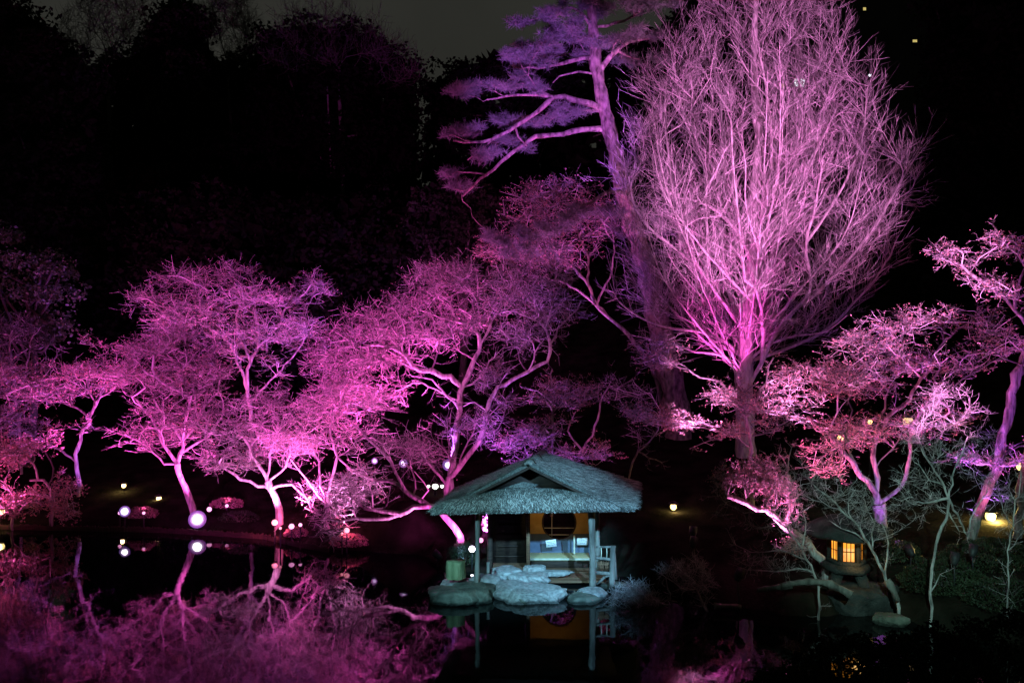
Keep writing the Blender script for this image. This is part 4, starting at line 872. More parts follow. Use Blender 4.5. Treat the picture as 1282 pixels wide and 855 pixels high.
def bamboo_pole():
    a, b = W(719, 693, 25.2), W(719, 670, 25.2); m = MB(); pts = [a + (b - a) * t for t in np.linspace(0, 1, 17)]
    m.tube(pts, [.026 * (1.18 if i % 5 == 0 else 1) for i in range(17)], 10); tag(m.build('bamboo_pole', M['bamboo'], None, a, True), 'short pale bamboo pole standing on the bench', 'pole')
bamboo_pole()
def log_railing():
    Y = 23.15; b = W(755, 737, Y); o = empty('log_railing', b, 'rustic blue lit log railing right of the tea house', 'railing'); rng = random.Random(3)
    def rod(name, p0, p1, r0, r1=None, m='log', sides=9):
        P = catmull(np.array([p0, (np.asarray(p0) + p1) / 2 + [rng.uniform(-.01, .01), 0, rng.uniform(-.012, .012)], p1], float), .12); MB().tube(P, np.linspace(r0, r1 or r0, len(P)), sides).build(name, M[m], o, b, True)
    rod('end_post', W(766, 733, Y), W(767.5, 683, Y), .085, .07); rod('end_post', W(770, 725, Y + .9), W(768, 692, Y + .9), .07, .06)
    rod('rail', W(746, 684, Y), W(771, 684, Y), .028); rod('rail', W(744, 698, Y), W(771, 701, Y), .04); rod('rail', W(743, 716, Y), W(767, 718, Y), .05)
    for x in (752.5, 759.5): rod('baluster', W(x, 684, Y), W(x, 699, Y), .014, m='bamboo', sides=6)
    rod('brace', W(747, 731, Y), W(757, 722, Y), .035); rod('brace', W(757, 722, Y), W(766, 720, Y), .03)
    sc = MB()
    for k in range(46):
        x = 748 + 17 * rng.random(); z0 = 716 - 2 * rng.random(); sc.tube([W(x, z0, Y + .06 + .05 * rng.random()), W(x + rng.uniform(-1.5, 1.5), 709, Y + .08), W(x + rng.uniform(-2.5, 2.5), 702 + rng.random() * 2, Y + .06)], .007, 4)
    sc.build('brushwood_screen', M['brown_wood'], o, b)
log_railing()

# ------------------------------------------------------------------ rocks
def rock(px, py, Y, size, seed, label, m='rock', rz=0, name='rock', group='stones round the tea house', flat_top=.5, cat='rock', disp=.16):
    """px, py: middle of its foot on the photo; size in metres"""
    p = W(px, py, Y); rng = np.random.default_rng(seed); bm = bmesh.new(); bmesh.ops.create_icosphere(bm, subdivisions=5, radius=1)
    V = np.array([v.co[:] for v in bm.verts]); ph = rng.uniform(0, 6, (5, 3)); fr = rng.uniform(.8, 2.6, (5, 3)) * np.array([[1], [1.3], [2], [3.2], [5]])
    d = sum(np.sin(V @ fr[k] + ph[k][0]) * np.cos(V @ fr[k][::-1] + ph[k][1]) / (1 + k * .9) for k in range(5))
    for k in range(16):                                   # flat facets
        nn = unit(rng.normal(0, 1, 3) + np.array([0, 0, .2])); c = rng.uniform(.66, .93); s_ = V @ nn; V = V - np.clip(s_ - c, 0, 1)[:, None] * nn * .85
    V = V * (1 + disp * d * .5)[:, None]; top = V[:, 2] > flat_top; V[top, 2] = flat_top + (V[top, 2] - flat_top) * .22
    fine = np.sin(V * 23 + ph[0]) * np.sin(V[:, [1, 2, 0]] * 31 + ph[1]); V = V * (1 + .012 * fine.sum(axis=1))[:, None] + rng.normal(0, .006, V.shape); V = V * np.array(size); c, s = math.cos(rz), math.sin(rz); V = V @ np.array([[c, s, 0], [-s, c, 0], [0, 0, 1]])
    fs = [[v.index for v in f.verts] for f in bm.faces]; bm.free()
    o = MB().add(V + p, fs).build(name, M[m], None, p, True); return tag(o, label, cat, group)
rock(560, 746, 22.5, (.62, .55, .36), 1, 'low dark rounded rock at the left end of the stones', 'rock_dark')
rock(592, 747, 22.6, (.75, .62, .50), 2, 'grey green boulder carrying the thin left post', 'rock_dark', .3)
rock(570, 747, 22.2, (.72, .40, .28), 17, 'mossy dark boulder in front of the green stump', 'rock_dark', .1)
rock(577, 731, 23.2, (.55, .40, .28), 3, 'flat stone under the mossy stump', 'rock', 0, flat_top=.25)
rock(607, 728, 23.3, (.42, .35, .30), 4, 'pale round stone behind the thin left post', 'rock')
rock(633, 716.5, 24.0, (.46, .38, .22), 5, 'pale stone at the back left of the stepping stones', 'rock', .2)
rock(641, 740, 22.8, (.56, .50, .36), 6, 'pitted pale stone left of the big flat one', 'rock', .4)
rock(668, 746, 22.5, (.92, .62, .47), 7, 'biggest flat topped pale stone in front of the tea house', 'rock', -.1, flat_top=.42)
rock(664, 722, 23.6, (.62, .30, .20), 8, 'long low stone step just before the tea house floor', 'rock', -.05, flat_top=.3)
rock(668, 713, 24.1, (.36, .25, .20), 9, 'small pale stone topmost at the foot of the bench', 'rock', .1)
rock(692, 717, 23.9, (.62, .22, .14), 10, 'flat pale slab lying on the tea house floor', 'rock', -.05, flat_top=.3)
rock(732, 752, 22.3, (.48, .40, .28), 11, 'dark pitted stone at the right end of the stones', 'rock_dark', .2)
rock(742, 744, 22.7, (.46, .40, .26), 12, 'blue lit stone under the right post', 'rock', -.2)
rock(768, 733, 23.5, (.36, .32, .15), 13, 'flat round stone under the railing post', 'rock_dark')
rock(652, 752, 22.2, (.30, .22, .20), 14, 'small dark stone wedged between the two pale boulders', 'rock_dark')
rock(1082, 752, 21.7, (1.0, .7, .62), 15, 'smooth grey boulder below the stone lantern', 'lantern_stone', .2, group='stones by the lantern', flat_top=.6)
rock(1116, 775, 20.6, (.45, .3, .22), 16, 'wet dark stone by the glinting inlet', 'rock_dark', group='stones by the lantern')
def stump():
    b = W(570, 723, 23.0); rng = np.random.default_rng(8); n = 26; prof = []
    V = []; hs = (0, .1, .25, .38, .44)
    for j, z in enumerate(hs):
        for k in range(n):
            a = 2 * math.pi * k / n; r = .235 * (1.12 - .12 * j / 4) * (1 + .06 * math.sin(3 * a + .5) + .05 * math.sin(7 * a + 1) + rng.normal(0, .015)); dent = .10 * math.exp(-((a - 4.55) / .22) ** 2)
            V.append(b + [(r - dent) * math.cos(a), (r - dent) * math.sin(a), z + (.02 * math.sin(2 * a) if j == 4 else 0)])
    Q = [(j * n + k, j * n + (k + 1) % n, (j + 1) * n + (k + 1) % n, (j + 1) * n + k) for j in range(4) for k in range(n)]
    m = MB(); m.add(V, Q + [tuple(4 * n + k for k in range(n))]); tag(m.build('tree_stump', M['mossy_log'], None, b), 'squat green mossy stump on the stones left of the tea house', 'stump')
stump()
def stake():
    b = W(611, 717, 23.2); m = MB(); m.tube(catmull(np.array([b, b + [.004, 0, .14], b + [.0, 0, .29]]), .05), .042, 12); tag(m.build('wooden_stake', M['log'], None, b, True), 'short pale round stake on a stone right of the thin post', 'stake')
stake()

# ------------------------------------------------------------------ stone lantern
def snow_lantern():
    Y = 22.0; x = W(1060, 0, Y)[0]; g = gz(x, Y); zb = W(0, 700, Y)[2]; zt = W(0, 671, Y)[2]; b = np.array([x, Y, g])
    o = empty('stone_lantern', b, 'broad capped stone lantern with glowing orange paper windows', 'lantern')
    L = lambda prof, name, sides=6, rot=math.pi / 6 + .30, par=o, m='lantern_stone', sm=False: MB().lathe((x, Y, 0), prof, sides, rot).build(name, M[m], par, b, sm)
    L([(.30, g - .1), (.33, g + .05), (.30, g + .12)], 'base', 24, 0, sm=True)
    for k in range(4):
        a = k * math.pi / 2 + .6; c, s = math.cos(a), math.sin(a)
        P = catmull(np.array([(x + c * .50, Y + s * .50, g - .1), (x + c * .52, Y + s * .52, g + .12), (x + c * .34, Y + s * .34, zb - .22)]), .08); MB().tube(P, np.linspace(.12, .16, len(P)), 8).build('leg', M['lantern_stone'], o, b, True)
    L([(.40, zb - .30), (.62, zb - .24), (.64, zb - .12), (.56, zb - .06)], 'platform')
    L([(.50, zb - .06), (.50, zb + .02), (.46, zb + .03)], 'sill_stone')
    # firebox: six corner stones, windows between
    R = .42; rot = math.pi / 6 + .30; cs = [np.array([x + R * math.cos(rot + k * math.pi / 3), Y + R * math.sin(rot + k * math.pi / 3), 0]) for k in range(6)]
    fb = MB()
    for c in cs:
        q = np.array([x, Y, 0]) + (c - [x, Y, 0]) * 1.0; fb.box((q[0], q[1], (zb + zt) / 2), (.10, .10, zt - zb + .04), math.atan2(q[1] - Y, q[0] - x))
    f = fb.build('firebox', M['lantern_stone'], o, b)
    MB().lathe((x, Y, 0), [(R * .97, zt - .03), (R * 1.05, zt + .02), (R * 1.05, zt + .08)], 6, rot).build('firebox_rim', M['lantern_stone'], f, b)
    for k in range(6):
        p, q = cs[k], cs[(k + 1) % 6]; mid = (p + q) / 2; out = unit(mid - [x, Y, 0]); t = unit(q - p); hw = np.linalg.norm(q - p) / 2 - .07; z0, z1 = zb + .01, zt - .03
        m_ = mid - out * .03; pa = MB().add([m_ - t * hw + [0, 0, z0], m_ + t * hw + [0, 0, z0], m_ + t * hw + [0, 0, z1], m_ - t * hw + [0, 0, z1]] + [v - out * .01 for v in (m_ - t * hw + [0, 0, z0], m_ + t * hw + [0, 0, z0], m_ + t * hw + [0, 0, z1], m_ - t * hw + [0, 0, z1])], [(0, 1, 2, 3), (7, 6, 5, 4), (0, 4, 5, 1), (1, 5, 6, 2), (2, 6, 7, 3), (3, 7, 4, 0)]).build('paper_window', M['lantern_paper'], o, b)
        lt = MB(); m2 = mid - out * .012
        for s_ in (-1, -.34, .34, 1): lt.tube([m2 + t * hw * s_ + [0, 0, z0], m2 + t * hw * s_ + [0, 0, z1]], .011, 4)
        for s_ in (0, .48, 1): lt.tube([m2 - t * hw + [0, 0, z0 + (z1 - z0) * s_], m2 + t * hw + [0, 0, z0 + (z1 - z0) * s_]], .011, 4)
        lt.build('lattice', M['dark_wood'], pa, b)
    n = 36; prof = [(.30, zt + .04), (.95, zt + .05), (1.04, zt + .09), (1.05, zt + .15), (.98, zt + .22), (.80, zt + .33), (.55, zt + .44), (.30, zt + .51), (.14, zt + .54)]
    V = []
    for r, z in prof:
        for k in range(n): a = 2 * math.pi * k / n; hx = 1 + .035 * math.cos(6 * (a - rot)); V.append((x + r * hx * math.cos(a), Y + r * hx * math.sin(a), z + .025 * math.cos(6 * (a - rot)) * (r > .9)))
    Q = [(i * n + k, i * n + (k + 1) % n, (i + 1) * n + (k + 1) % n, (i + 1) * n + k) for i in range(len(prof) - 1) for k in range(n)]
    MB().add(V, Q + [tuple(range(n))[::-1]]).build('cap', M['lantern_stone'], o, b, True)
    L([(.13, zt + .52), (.16, zt + .58), (.12, zt + .66), (.04, zt + .74), (.005, zt + .77)], 'finial', 16, 0, sm=True)
    pl = bpy.data.lights.new('candle_glow', 'POINT'); pl.color = (1, .55, .18); pl.energy = 7; pl.shadow_soft_size = .15; q = bpy.data.objects.new('candle_glow', pl); C.objects.link(q); q.parent = o; q.location = Vector((x, Y - .75, zb + .12)) - Vector(b)
snow_lantern()

# ------------------------------------------------------------------ bushes
def mound(px, py, Y, size, seed, label, n=5000, leaf=(.035, .06), m='leaf_green', name='trimmed_bush', group='rounded bushes on the banks', z=None):
    p = W(px, py, Y); rng = np.random.default_rng(seed); g = gz(p[0], p[1]) if z is None else z; b = np.array([p[0], p[1], g])
    o = empty(name, b, label, 'bush', group); u = unit(rng.normal(0, 1, (n, 3))); u[:, 2] = np.abs(u[:, 2])
    bumps = 1 + .08 * np.sin(u[:, 0] * 7 + seed) * np.cos(u[:, 1] * 6 + 2 * seed) + .05 * np.sin(u[:, 2] * 13 + u[:, 0] * 9)
    leaf_mesh('foliage', b + u * np.array(size) * (rng.uniform(.86, 1.03, n) * bumps)[:, None], leaf, rng, M[m], o, b, 1)
    c = MB()
    for k in range(9):
        a = rng.uniform(0, 6.28); e = b + np.array([math.cos(a) * size[0] * .6, math.sin(a) * size[1] * .6, size[2] * .75]); c.tube(catmull(np.array([b + [0, 0, -.05], (b + e) / 2 + rng.normal(0, .05, 3), e]), .15), .014, 5)
    c.build('stems', M['twig_dark'], o, b)
    return o
mound(1180, 720, 21.6, (1.05, .8, .66), 1, 'rounded green bush beside the thin teal stem', 9000)
mound(1240, 700, 22.6, (1.25, .9, .62), 2, 'rounded green bush below the bright yellow lamp', 9000)
mound(1110, 690, 23.6, (.9, .7, .45), 3, 'low green bush behind the stone lantern', 4000)
mound(1262, 752, 20.2, (1.0, .8, .55), 4, 'dark low bush near the lower right corner', 5000)
for i, (px, Y, sx, sz, lb) in enumerate(((905, 12.6, .9, .75, 'black low bush farthest left on the near bank'), (985, 14.3, 1.0, .9, 'black bush at the left end of the near bank'), (1065, 14.6, 1.25, 1.25, 'black rounded bush on the near bank under the lantern'), (1160, 14.4, 1.2, 1.30, 'black rounded bush second from the right on the near bank'), (1255, 14.3, 1.2, 1.55, 'black tall bush in the lower right corner of the near bank'))):
    mound(px, 860, Y, (sx, .9, sz), 20 + i, lb, 6000, (.05, .09), 'leaf_far', group='black bushes on the near bank')
mound(345, 650, 28.6, (.55, .4, .34), 5, 'small bush lit bright red below the white hot maple trunk', 2200, (.03, .06), 'leaf_dry', 'azalea_bush', 'azaleas lit by the floodlights')
mound(371, 655, 28.4, (.40, .35, .24), 6, 'small bush lit pink right of the bright red one', 1400, (.03, .06), 'leaf_dry', 'azalea_bush', 'azaleas lit by the floodlights')
mound(437, 664, 27.45, (.60, .4, .32), 7, 'small bush lit red under the leaning cherry limb', 2200, (.03, .06), 'leaf_dry', 'azalea_bush', 'azaleas lit by the floodlights')
mound(178, 641, 30.4, (.55, .4, .32), 8, 'small pink lit bush right of the left floodlight', 1800, (.03, .06), 'leaf_dry', 'azalea_bush', 'azaleas lit by the floodlights')
mound(284, 636, 31.2, (.6, .4, .30), 9, 'small pink lit bush behind the brightest floodlight', 1800, (.03, .06), 'leaf_dry', 'azalea_bush', 'azaleas lit by the floodlights')
mound(580, 692, 25.9, (.50, .4, .55), 10, 'pink lit bush around the floodlight left of the tea house', 2600, (.03, .06), 'leaf_green', 'azalea_bush', 'azaleas lit by the floodlights')
mound(300, 648, 29.8, (.7, .4, .3), 12, 'dim low bush left of the red lit ones', 1500, (.03, .06), 'leaf_green', 'azalea_bush', 'azaleas lit by the floodlights')
mound(620, 672, 27.0, (.45, .35, .55), 13, 'pink lit bush seen behind the thin left post', 1500, (.03, .06), 'leaf_dry', 'azalea_bush', 'azaleas lit by the floodlights')
mound(765, 651, 28.5, (.18, .15, .16), 14, 'tiny pink glowing bush right of the tea house roof', 500, (.03, .06), 'leaf_dry', 'azalea_bush', 'azaleas lit by the floodlights')

# teal lit bare shrubs on the near right bank
SH = 'bare shrubs lit pale green at right'
def shrub(label, Y, seed, limbs, crowns, tw=700, tip=.005, lenA=(.15, .4), mt='bark_pale', name='bare_shrub', group=SH, drift=None):
    t = Tree(name, label, 'shrub', Y, seed, group, step=.2)
    for i, (p, a, b) in enumerate(limbs): t.limb(p, a * .72, b * .8, 0 if i == 0 else drift, root=(i == 0), jit=.6)
    for p, n in crowns: t.grow(sample_crown(p, n, Y, .7, t.rng), up=.03)
    t.radii(tip); t.twigs(tw, lenA, 3, (.07, .2), flat=.8, rA=.004, rB=.003, habit=(0, 0, .15)); return t.finish(mt, 'twig_pale', 0, rsplit=.018)
shrub('long stemmed bare shrub with a pale stem crossing in front of the stone lantern', 20.8, 61, [([(1124, 752), (1119, 735), (1112, 726), (1105, 716), (1096, 696), (1088, 681), (1078, 664), (1066, 650), (1052, 638), (1036, 620), (1015, 605)], 7, 2), ([(1088, 681), (1070, 668), (1055, 662), (1040, 652)], 2.5, 1.2), ([(1092, 688), (1091, 670), (1094, 655), (1088, 640)], 3, 1.3), ([(1112, 726), (1112, 700), (1110, 668), (1104, 655)], 3.5, 2), ([(1052, 638), (1020, 625), (990, 615), (960, 600)], 2.2, 1)],
      [([(950, 590), (1010, 575), (1060, 590), (1100, 620), (1080, 650), (1030, 640), (970, 620)], 70), ([(1060, 640), (1140, 630), (1150, 660), (1100, 680)], 24)], 420)
shrub('bare shrub leaning left with a dark stem rising from the fallen log', 20.9, 62, [([(1024, 730), (1020, 716), (1010, 700), (1004, 688), (990, 668), (978, 655), (960, 645), (930, 640), (905, 630)], 4.5, 1.5), ([(1004, 688), (1008, 665), (1006, 640)], 2.4, 1.2), ([(1020, 716), (1000, 712), (960, 716), (925, 712)], 3, 1.4), ([(1010, 700), (980, 690), (940, 690), (912, 680)], 2.4, 1.2)],
      [([(885, 620), (930, 610), (990, 640), (1000, 660), (940, 670), (900, 650)], 36), ([(905, 690), (960, 690), (1000, 715), (940, 722)], 24)], 260)
shrub('pale green bare shrub with a crooked thin stem left of the yellow lamp', 20.3, 63, [([(1165, 742), (1166, 722), (1168, 700), (1172, 682), (1180, 660), (1186, 640), (1187, 622)], 5, 4), ([(1187, 622), (1181, 605), (1170, 590), (1160, 575), (1152, 560)], 4, 1.6), ([(1187, 622), (1192, 605), (1194, 590), (1202, 570), (1212, 545)], 3.5, 1.5), ([(1187, 624), (1176, 626), (1164, 630), (1148, 628)], 5, 2), ([(1187, 640), (1195, 655), (1202, 664)], 3, 1.5), ([(1192, 626), (1198, 645), (1206, 660), (1212, 672)], 4, 2), ([(1212, 672), (1215, 650), (1230, 625), (1240, 600)], 3, 1.3), ([(1165, 742), (1170, 730), (1174, 718)], 3, 1.5), ([(1160, 575), (1150, 545), (1160, 520)], 2, 1), ([(1181, 605), (1165, 600), (1150, 585), (1140, 570)], 2.5, 1)],
      [([(1130, 500), (1190, 480), (1240, 500), (1250, 560), (1210, 600), (1160, 590), (1130, 560)], 110), ([(1120, 590), (1165, 600), (1180, 640), (1150, 650), (1120, 640)], 40), ([(1210, 590), (1265, 600), (1270, 640), (1230, 640)], 24)], 700)
shrub('thin dark bare stem at the right edge before the yellow lamp', 19.5, 64, [([(1262, 735), (1263, 700), (1266, 660), (1274, 620), (1278, 590)], 3, 1.5), ([(1264, 690), (1275, 675), (1284, 660)], 2, 1), ([(1266, 660), (1255, 640), (1250, 620)], 2, 1)], [([(1240, 600), (1300, 590), (1300, 650), (1260, 660)], 20)], 120)
shrub('dry brushy branch lying half in the water right of the railing', 22.0, 65, [([(876, 764), (850, 762), (830, 755), (812, 751), (795, 747), (782, 745)], 3.5, 1.5), ([(850, 762), (880, 764)], 2.5, 1.5), ([(812, 751), (800, 738), (795, 730)], 2, 1)], [([(765, 740), (790, 728), (815, 738), (830, 752), (800, 762), (768, 760)], 90)], 700, name='fallen_branch', group='dry branches lying in the pond', lenA=(.1, .25))
shrub('dry forked branch with a pale cut end standing out of the pond', 21.5, 66, [([(886, 768), (880, 756), (876, 745), (872, 738), (860, 737), (845, 730), (832, 722)], 4, 1.5), ([(886, 766), (880, 752), (874, 742)], 3, 1.5), ([(832, 722), (836, 735), (840, 752)], 2, 1), ([(892, 758), (888, 750), (880, 742), (870, 728)], 2.5, 1)], [([(822, 715), (850, 705), (880, 712), (892, 730), (880, 742), (850, 732)], 70), ([(865, 700), (875, 695), (882, 712), (872, 715)], 12)], 500, name='fallen_branch', group='dry branches lying in the pond', lenA=(.1, .25))
def log_thing(name, pts, r0, r1, label, Yadd=0, m='log', cat='log'):
    P = catmull(np.array([W(*p) for p in pts]), .1); rng = np.random.default_rng(len(pts) + int(P[0][0] * 10)); R = np.linspace(r0, r1, len(P)) * (1 + .14 * np.sin(np.arange(len(P)) * 1.3) + rng.normal(0, .08, len(P)))
    tag(MB().tube(P, R, 12).build(name, M[m], None, P[0], True), label, cat)
log_thing('fallen_log', [(928, 759, 21.4), (910, 758, 21.45), (894, 758, 21.5)], .05, .07, 'pale sawn log floating beside the dry branches')
log_thing('fallen_log', [(978, 733, 20.9), (1000, 729, 20.8), (1022, 728, 20.8), (1040, 731, 20.8), (1054, 738, 20.7), (1066, 745, 20.6)], .065, .09, 'knotted pale green log lying below the stone lantern')
log_thing('fallen_log', [(948, 738, 21.1), (970, 735, 21.0), (992, 733, 20.9)], .05, .08, 'thin weathered log left of the knotted one')
log_thing('fallen_branch', [(1110, 726, 20.8), (1118, 738, 20.7), (1124, 752, 20.6)], .09, .06, 'short pale green stub at the foot of the long stemmed shrub')

# low palisade along the left shore
def palisade():
    m = MB(); rng = random.Random(2); b = W(50, 655, 30.2)
    for k in range(330):
        px = -10 + k * 1.28; Y = np.interp(px, [0, 200, 330, 370, 410], [30.3, 29.8, 28.9, 27.9, 27.2]) - .05; x = (px - 641) / F * Y; z = .16 + rng.uniform(-.03, .04)
        m.tube([(x, Y, -.3), (x + rng.uniform(-.01, .01), Y, z)], .024, 5)
    tag(m.build('palisade_edging', M['dark_wood'], None, (b[0], b[1], 0)), 'low dark palisade of stakes along the far left shore', 'edging')
palisade()
def red_bench():
    Y = 24.6; b = W(1245, 690, Y); b[2] = gz(b[0], b[1]); o = empty('red_bench', b, 'low bench covered in red felt under the yellow lamp', 'bench'); z = W(0, 677, Y)[2]; x0, x1 = W(1206, 0, Y)[0], W(1300, 0, Y)[0]
    MB().box(((x0 + x1) / 2, Y, z - .03), (x1 - x0, .8, .06), bev=.015).build('felt_cover', M['red_felt'], o, b)
    for sx in (x0 + .15, x1 - .15):
        for sy in (-.3, .3): MB().box((sx, Y + sy, (z - .06 + b[2] - .1) / 2), (.07, .07, z - .06 - b[2] + .1)).build('leg', M['brown_wood'], o, b)
red_bench()

# ------------------------------------------------------------------ lamps and their light
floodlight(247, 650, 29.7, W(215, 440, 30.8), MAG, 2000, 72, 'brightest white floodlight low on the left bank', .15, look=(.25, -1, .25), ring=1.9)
floodlight(262, 638.5, 30.6, W(300, 400, 35), PINK, 5200, 70, 'small oval pink floodlight just right of the brightest one', .085, 'lens_pink', look=(.2, -1, .4))
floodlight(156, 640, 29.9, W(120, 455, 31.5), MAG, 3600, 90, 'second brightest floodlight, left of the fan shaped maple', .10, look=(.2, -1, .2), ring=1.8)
floodlight(150, 642, 30.2, W(40, 430, 35), VIO, 1800, 70, 'small violet floodlight touching the left of the second brightest', .06, 'lens_pink', look=(.2, -1, .2))
floodlight(180, 642, 30.0, W(178, 600, 30.6), PINK, 120, 120, 'added small pink floodlight that lights the bush at left', .05, 'lens_pink', look=(.2, -1, .3))  # extra lamp put in to light the bush
floodlight(284, 633, 30.8, W(284, 590, 31.4), PINK, 120, 120, 'small pink floodlight before the bush behind the brightest one', .06, 'lens_pink', look=(.2, -1, .3))
floodlight(351, 661, 27.75, W(346, 646, 28.6), RED, 200, 125, 'added low red floodlight that brightens the red lit bush', .045, 'lens_red', look=(.1, -1, .5))  # added accent lamp that reddens the bush
floodlight(428, 668, 26.95, W(438, 660, 27.4), RED, 150, 125, 'added low red floodlight for the bush under the leaning cherry', .045, 'lens_red', look=(.1, -1, .5))  # another added accent, for the bush under the limb
floodlight(-12, 655, 29.4, W(40, 560, 30.2), (1, .12, .56), 900, 110, 'floodlight at the far left edge of the bank', .08, 'lens_pink')
floodlight(344, 654, 28.2, W(330, 560, 29.4), WPNK, 650, 110, 'floodlight hidden in the red lit bush under the white hot trunk', .10, 'lens_red', look=(.1, -.8, .6))
floodlight(365, 659, 28.0, W(410, 455, 29.3), MAG, 3400, 95, 'small floodlight right of the red lit bush', .09, 'lens_pink', look=(.1, -.8, .6))
floodlight(376, 657, 28.1, W(440, 450, 29.5), PINK, 1500, 80, 'smallest floodlight right of the pair by the red lit bush', .06, 'lens_pink', look=(.1, -.8, .6))
floodlight(434, 664, 27.1, W(440, 560, 28), WPNK, 800, 120, 'floodlight glowing red under the leaning cherry limb', .09, 'lens_red', look=(.1, -.8, .6))
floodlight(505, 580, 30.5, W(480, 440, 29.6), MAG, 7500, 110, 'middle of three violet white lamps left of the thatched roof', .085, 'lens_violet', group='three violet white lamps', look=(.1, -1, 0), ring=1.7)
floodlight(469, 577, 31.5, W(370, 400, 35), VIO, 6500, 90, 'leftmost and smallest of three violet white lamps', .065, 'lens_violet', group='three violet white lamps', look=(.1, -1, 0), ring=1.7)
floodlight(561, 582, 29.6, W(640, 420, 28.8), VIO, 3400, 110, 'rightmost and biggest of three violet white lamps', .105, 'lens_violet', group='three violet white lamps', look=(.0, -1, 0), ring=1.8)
floodlight(591, 687, 25.1, W(552, 630, 26.2), MAG, 700, 110, 'bright floodlight left of the thin post at the tea house', .09, look=(-.1, -1, .1))
floodlight(602, 689, 26.6, W(690, 520, 28), VIO, 5500, 80, 'small pink floodlight right of the thin post at the tea house', .075, 'lens_pink', look=(-.1, -1, .1))
floodlight(591, 720, 23.6, W(600, 700, 24), VIO, 6, 60, 'tiny violet light on the stones at the foot of the thin post', .03, look=(0, -1, .2), group='small lights at the tea house')
floodlight(765, 649, 28.2, W(740, 520, 30), PINK, 300, 90, 'small pink light right of the thatched roof', .06, 'lens_pink', look=(0, -1, .2), group='small lights at the tea house')
# lamps turned away from us, low behind stones and shrubs
def hidden(px, py, Y, at, c, wt, an, lb): return floodlight(px, py, Y, at, c, wt, an, lb, .10, 'lens_pink', 'floodlights turned away from the pond', look=np.asarray(at) - W(px, py, Y), recessed=True)
hidden(548, 700, 25.5, W(478, 640, 26), WPNK, 420, 80, 'dark floodlight by the left rocks facing the leaning cherry limb')
hidden(868, 690, 25.5, W(908, 10, 33), WPNK, 8000, 34, 'dark floodlight facing the ginkgo right of the tea house')
hidden(1000, 700, 25.0, W(985, 10, 33), WPNK, 7000, 36, 'dark floodlight facing the ginkgo behind the sprouting stump')
hidden(905, 620, 31.2, W(935, 40, 33), MAG, 7000, 44, 'dark floodlight nearest the ginkgo trunk aimed at its top')
hidden(712, 640, 34.5, W(735, 140, 36), (.50, .12, 1), 3500, 62, 'dark floodlight aimed up the pine')
hidden(722, 620, 32.5, W(690, 285, 37), PINK, 5200, 50, 'dark floodlight behind the thatched roof')
hidden(868, 700, 24.6, W(905, 480, 28), PINK, 750, 60, 'dark floodlight facing the small leafy maple')
hidden(1008, 690, 23.4, W(1130, 430, 25), (1, .13, .38), 2200, 75, 'dark floodlight behind the lantern facing the reddish maple')
hidden(1140, 690, 22.8, W(1080, 590, 25), VIO, 500, 80, 'dark floodlight by the bush facing the violet stems')
hidden(1195, 700, 21.0, W(1250, 380, 23), VIO, 2200, 80, 'dark floodlight facing the tree at the right edge')
hidden(1218, 690, 21.6, W(1240, 575, 22.8), PINK, 420, 80, 'dark floodlight under the pink layer at the right edge')
hidden(925, 720, 21.75, W(965, 620, 22.4), (1, .22, .70), 1900, 75, 'dark floodlight under the sprouting stump')
# garden floodlights high on this bank, above the view, that light the tea house
spot('floodlight_beam', (-6.5, 4.0, 10.2), (-.1, 22.8, 1.4), (.30, .76, 1), 21000, 13.5, blend=.5, radius=.2)
spot('floodlight_beam', (6.0, 4.0, 10.6), (1.5, 23.2, 1.6), (.24, .60, 1), 44000, 13, blend=.6, radius=.2)
spot('floodlight_beam', (4.0, 4.0, 9.5), W(1135, 670, 20.8), (.5, 1, .95), 8500, 21, blend=.8, radius=.2)
spot('floodlight_beam', (9.5, 9.5, 1.6), W(955, 190, 33), WPNK, 70000, 26, blend=.35, radius=.2)
spot('floodlight_beam', (2.5, 9.5, 1.8), W(688, 125, 36), (.54, .14, 1), 80000, 14.5, blend=.5, radius=.2)  # unseen violet spot added low on the near bank to brighten the pine
spot('floodlight_beam', (-8.5, 6.0, 2.4), W(585, 415, 29.4), (1, .20, .78), 16000, 20, blend=.7, radius=.2)  # extra unseen pink spot, added low down to brighten the cherry crowns
# unseen magenta spots added on the near bank for even light on the maples
spot('floodlight_beam', (-12.5, 8.0, 3.0), W(330, 425, 31), (.94, .105, .82), 26000, 40, blend=.7, radius=.2)
spot('floodlight_beam', (-13.5, 8.0, 3.0), W(40, 480, 32), (1, .12, .52), 6000, 28, blend=.7, radius=.2)

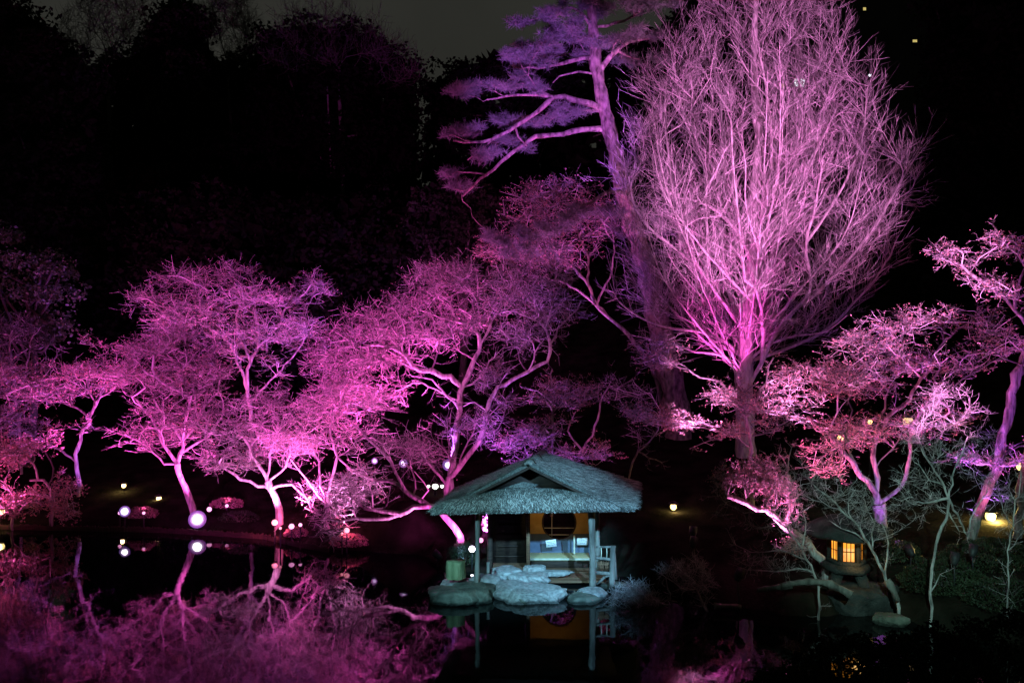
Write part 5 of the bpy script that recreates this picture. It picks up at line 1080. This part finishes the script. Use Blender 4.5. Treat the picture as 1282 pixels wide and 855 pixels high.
def path_lamp(px, py, Y, r, lb, m='glow_warm', watts=0, col=(1, .68, .28)):
    p = W(px, py, Y); g = gz(p[0], p[1]); b = np.array([p[0], p[1], min(g, p[2] - .2)]); o = empty('path_lantern', b, lb, 'lantern', 'warm garden lamps')
    MB().lathe(p, [(r * .45, -r), (r * .78, -r * .72), (r * .96, -r * .35), (r, 0), (r * .94, r * .38), (r * .76, r * .7), (r * .5, r * .92)], 18).build('lamp_glass', M[m], o, b, True)
    MB().lathe(p, [(r * 1.7, r * .92), (r * 1.5, r * 1.15), (r * .5, r * 1.7), (.01, r * 1.9)], 14).build('cap', M['metal'], o, b)
    MB().lathe(p, [(.03, b[2] - p[2] - .1), (.028, -r * 1.1), (r * .9, -r * 1.02), (r * .9, -r)], 8).build('post', M['metal'], o, b)
    if watts:
        l = bpy.data.lights.new('lamp_glow', 'POINT'); l.color = col; l.energy = watts; l.shadow_soft_size = .1; q = bpy.data.objects.new('lamp_glow', l); C.objects.link(q); q.parent = o; q.location = Vector(p) + Vector((0, -r * 1.6, -.02)) - Vector(b)
    return o
path_lamp(155, 607.5, 33, .08, 'warm yellow lamp above the second brightest floodlight', watts=30)
path_lamp(199, 624, 32, .09, 'warm orange lamp left of the fan shaped maple trunk', watts=30)
path_lamp(275, 618, 33, .07, 'small warm lamp above the brightest floodlight')
path_lamp(387, 623, 31, .08, 'warm orange lamp seen through the low maple twigs')
path_lamp(2, 640, 30.3, .10, 'yellow lamp at the left edge of the water', watts=10)
path_lamp(843, 634, 28, .10, 'bright orange garden lamp right of the thatched roof', 'glow_hot', 45)
path_lamp(1052, 548, 28, .10, 'warm lamp among the violet stems, left of two small ones', 'glow_hot', 20)
path_lamp(1089, 528, 30, .08, 'small warm lamp high between the violet stems')
path_lamp(1137, 528, 28, .16, 'dim golden lamp beside the right violet stem', 'glow_warm_dim')
path_lamp(1278, 583, 24.5, .12, 'warm lamp on a post at the right edge', 'glow_hot', 10)
path_lamp(1240, 646, 25.4, .14, 'brightest yellow lamp behind the leaning trunk at right', 'glow_hot', 420, (1, .72, .22))
path_lamp(602, 652, 29, .05, 'left of two tiny lit lamps seen beside the thin left post')
path_lamp(606.5, 652, 29, .05, 'right of two tiny lit lamps seen beside the thin left post')
def street_lamp():
    Y = 31; p = W(545, 609, Y); b = np.array([p[0], p[1], gz(p[0], p[1])]); o = empty('street_lamp', b, 'three headed white street lamp left of the thatched roof', 'street lamp')
    MB().lathe((p[0], p[1], 0), [(.06, b[2] - .1), (.045, b[2] + .3), (.035, p[2] + .05)], 10).build('pole', M['metal'], o, b)
    a = MB(); a.tube([p + [-.24, 0, .02], p + [0, 0, -.06], p + [.24, 0, .02]], .018, 6); a.build('arm', M['metal'], o, b)
    for dx, r in ((-.24, .055), (0, .11), (.24, .065)):
        MB().lathe(p + [dx, -.03, .02], [(.01, -r), (r * .8, -r * .6), (r, 0), (r * .8, r * .5), (.02, r * .7)], 14).build('lamp_head', M['glow_lamp'], o, b, True)
street_lamp()
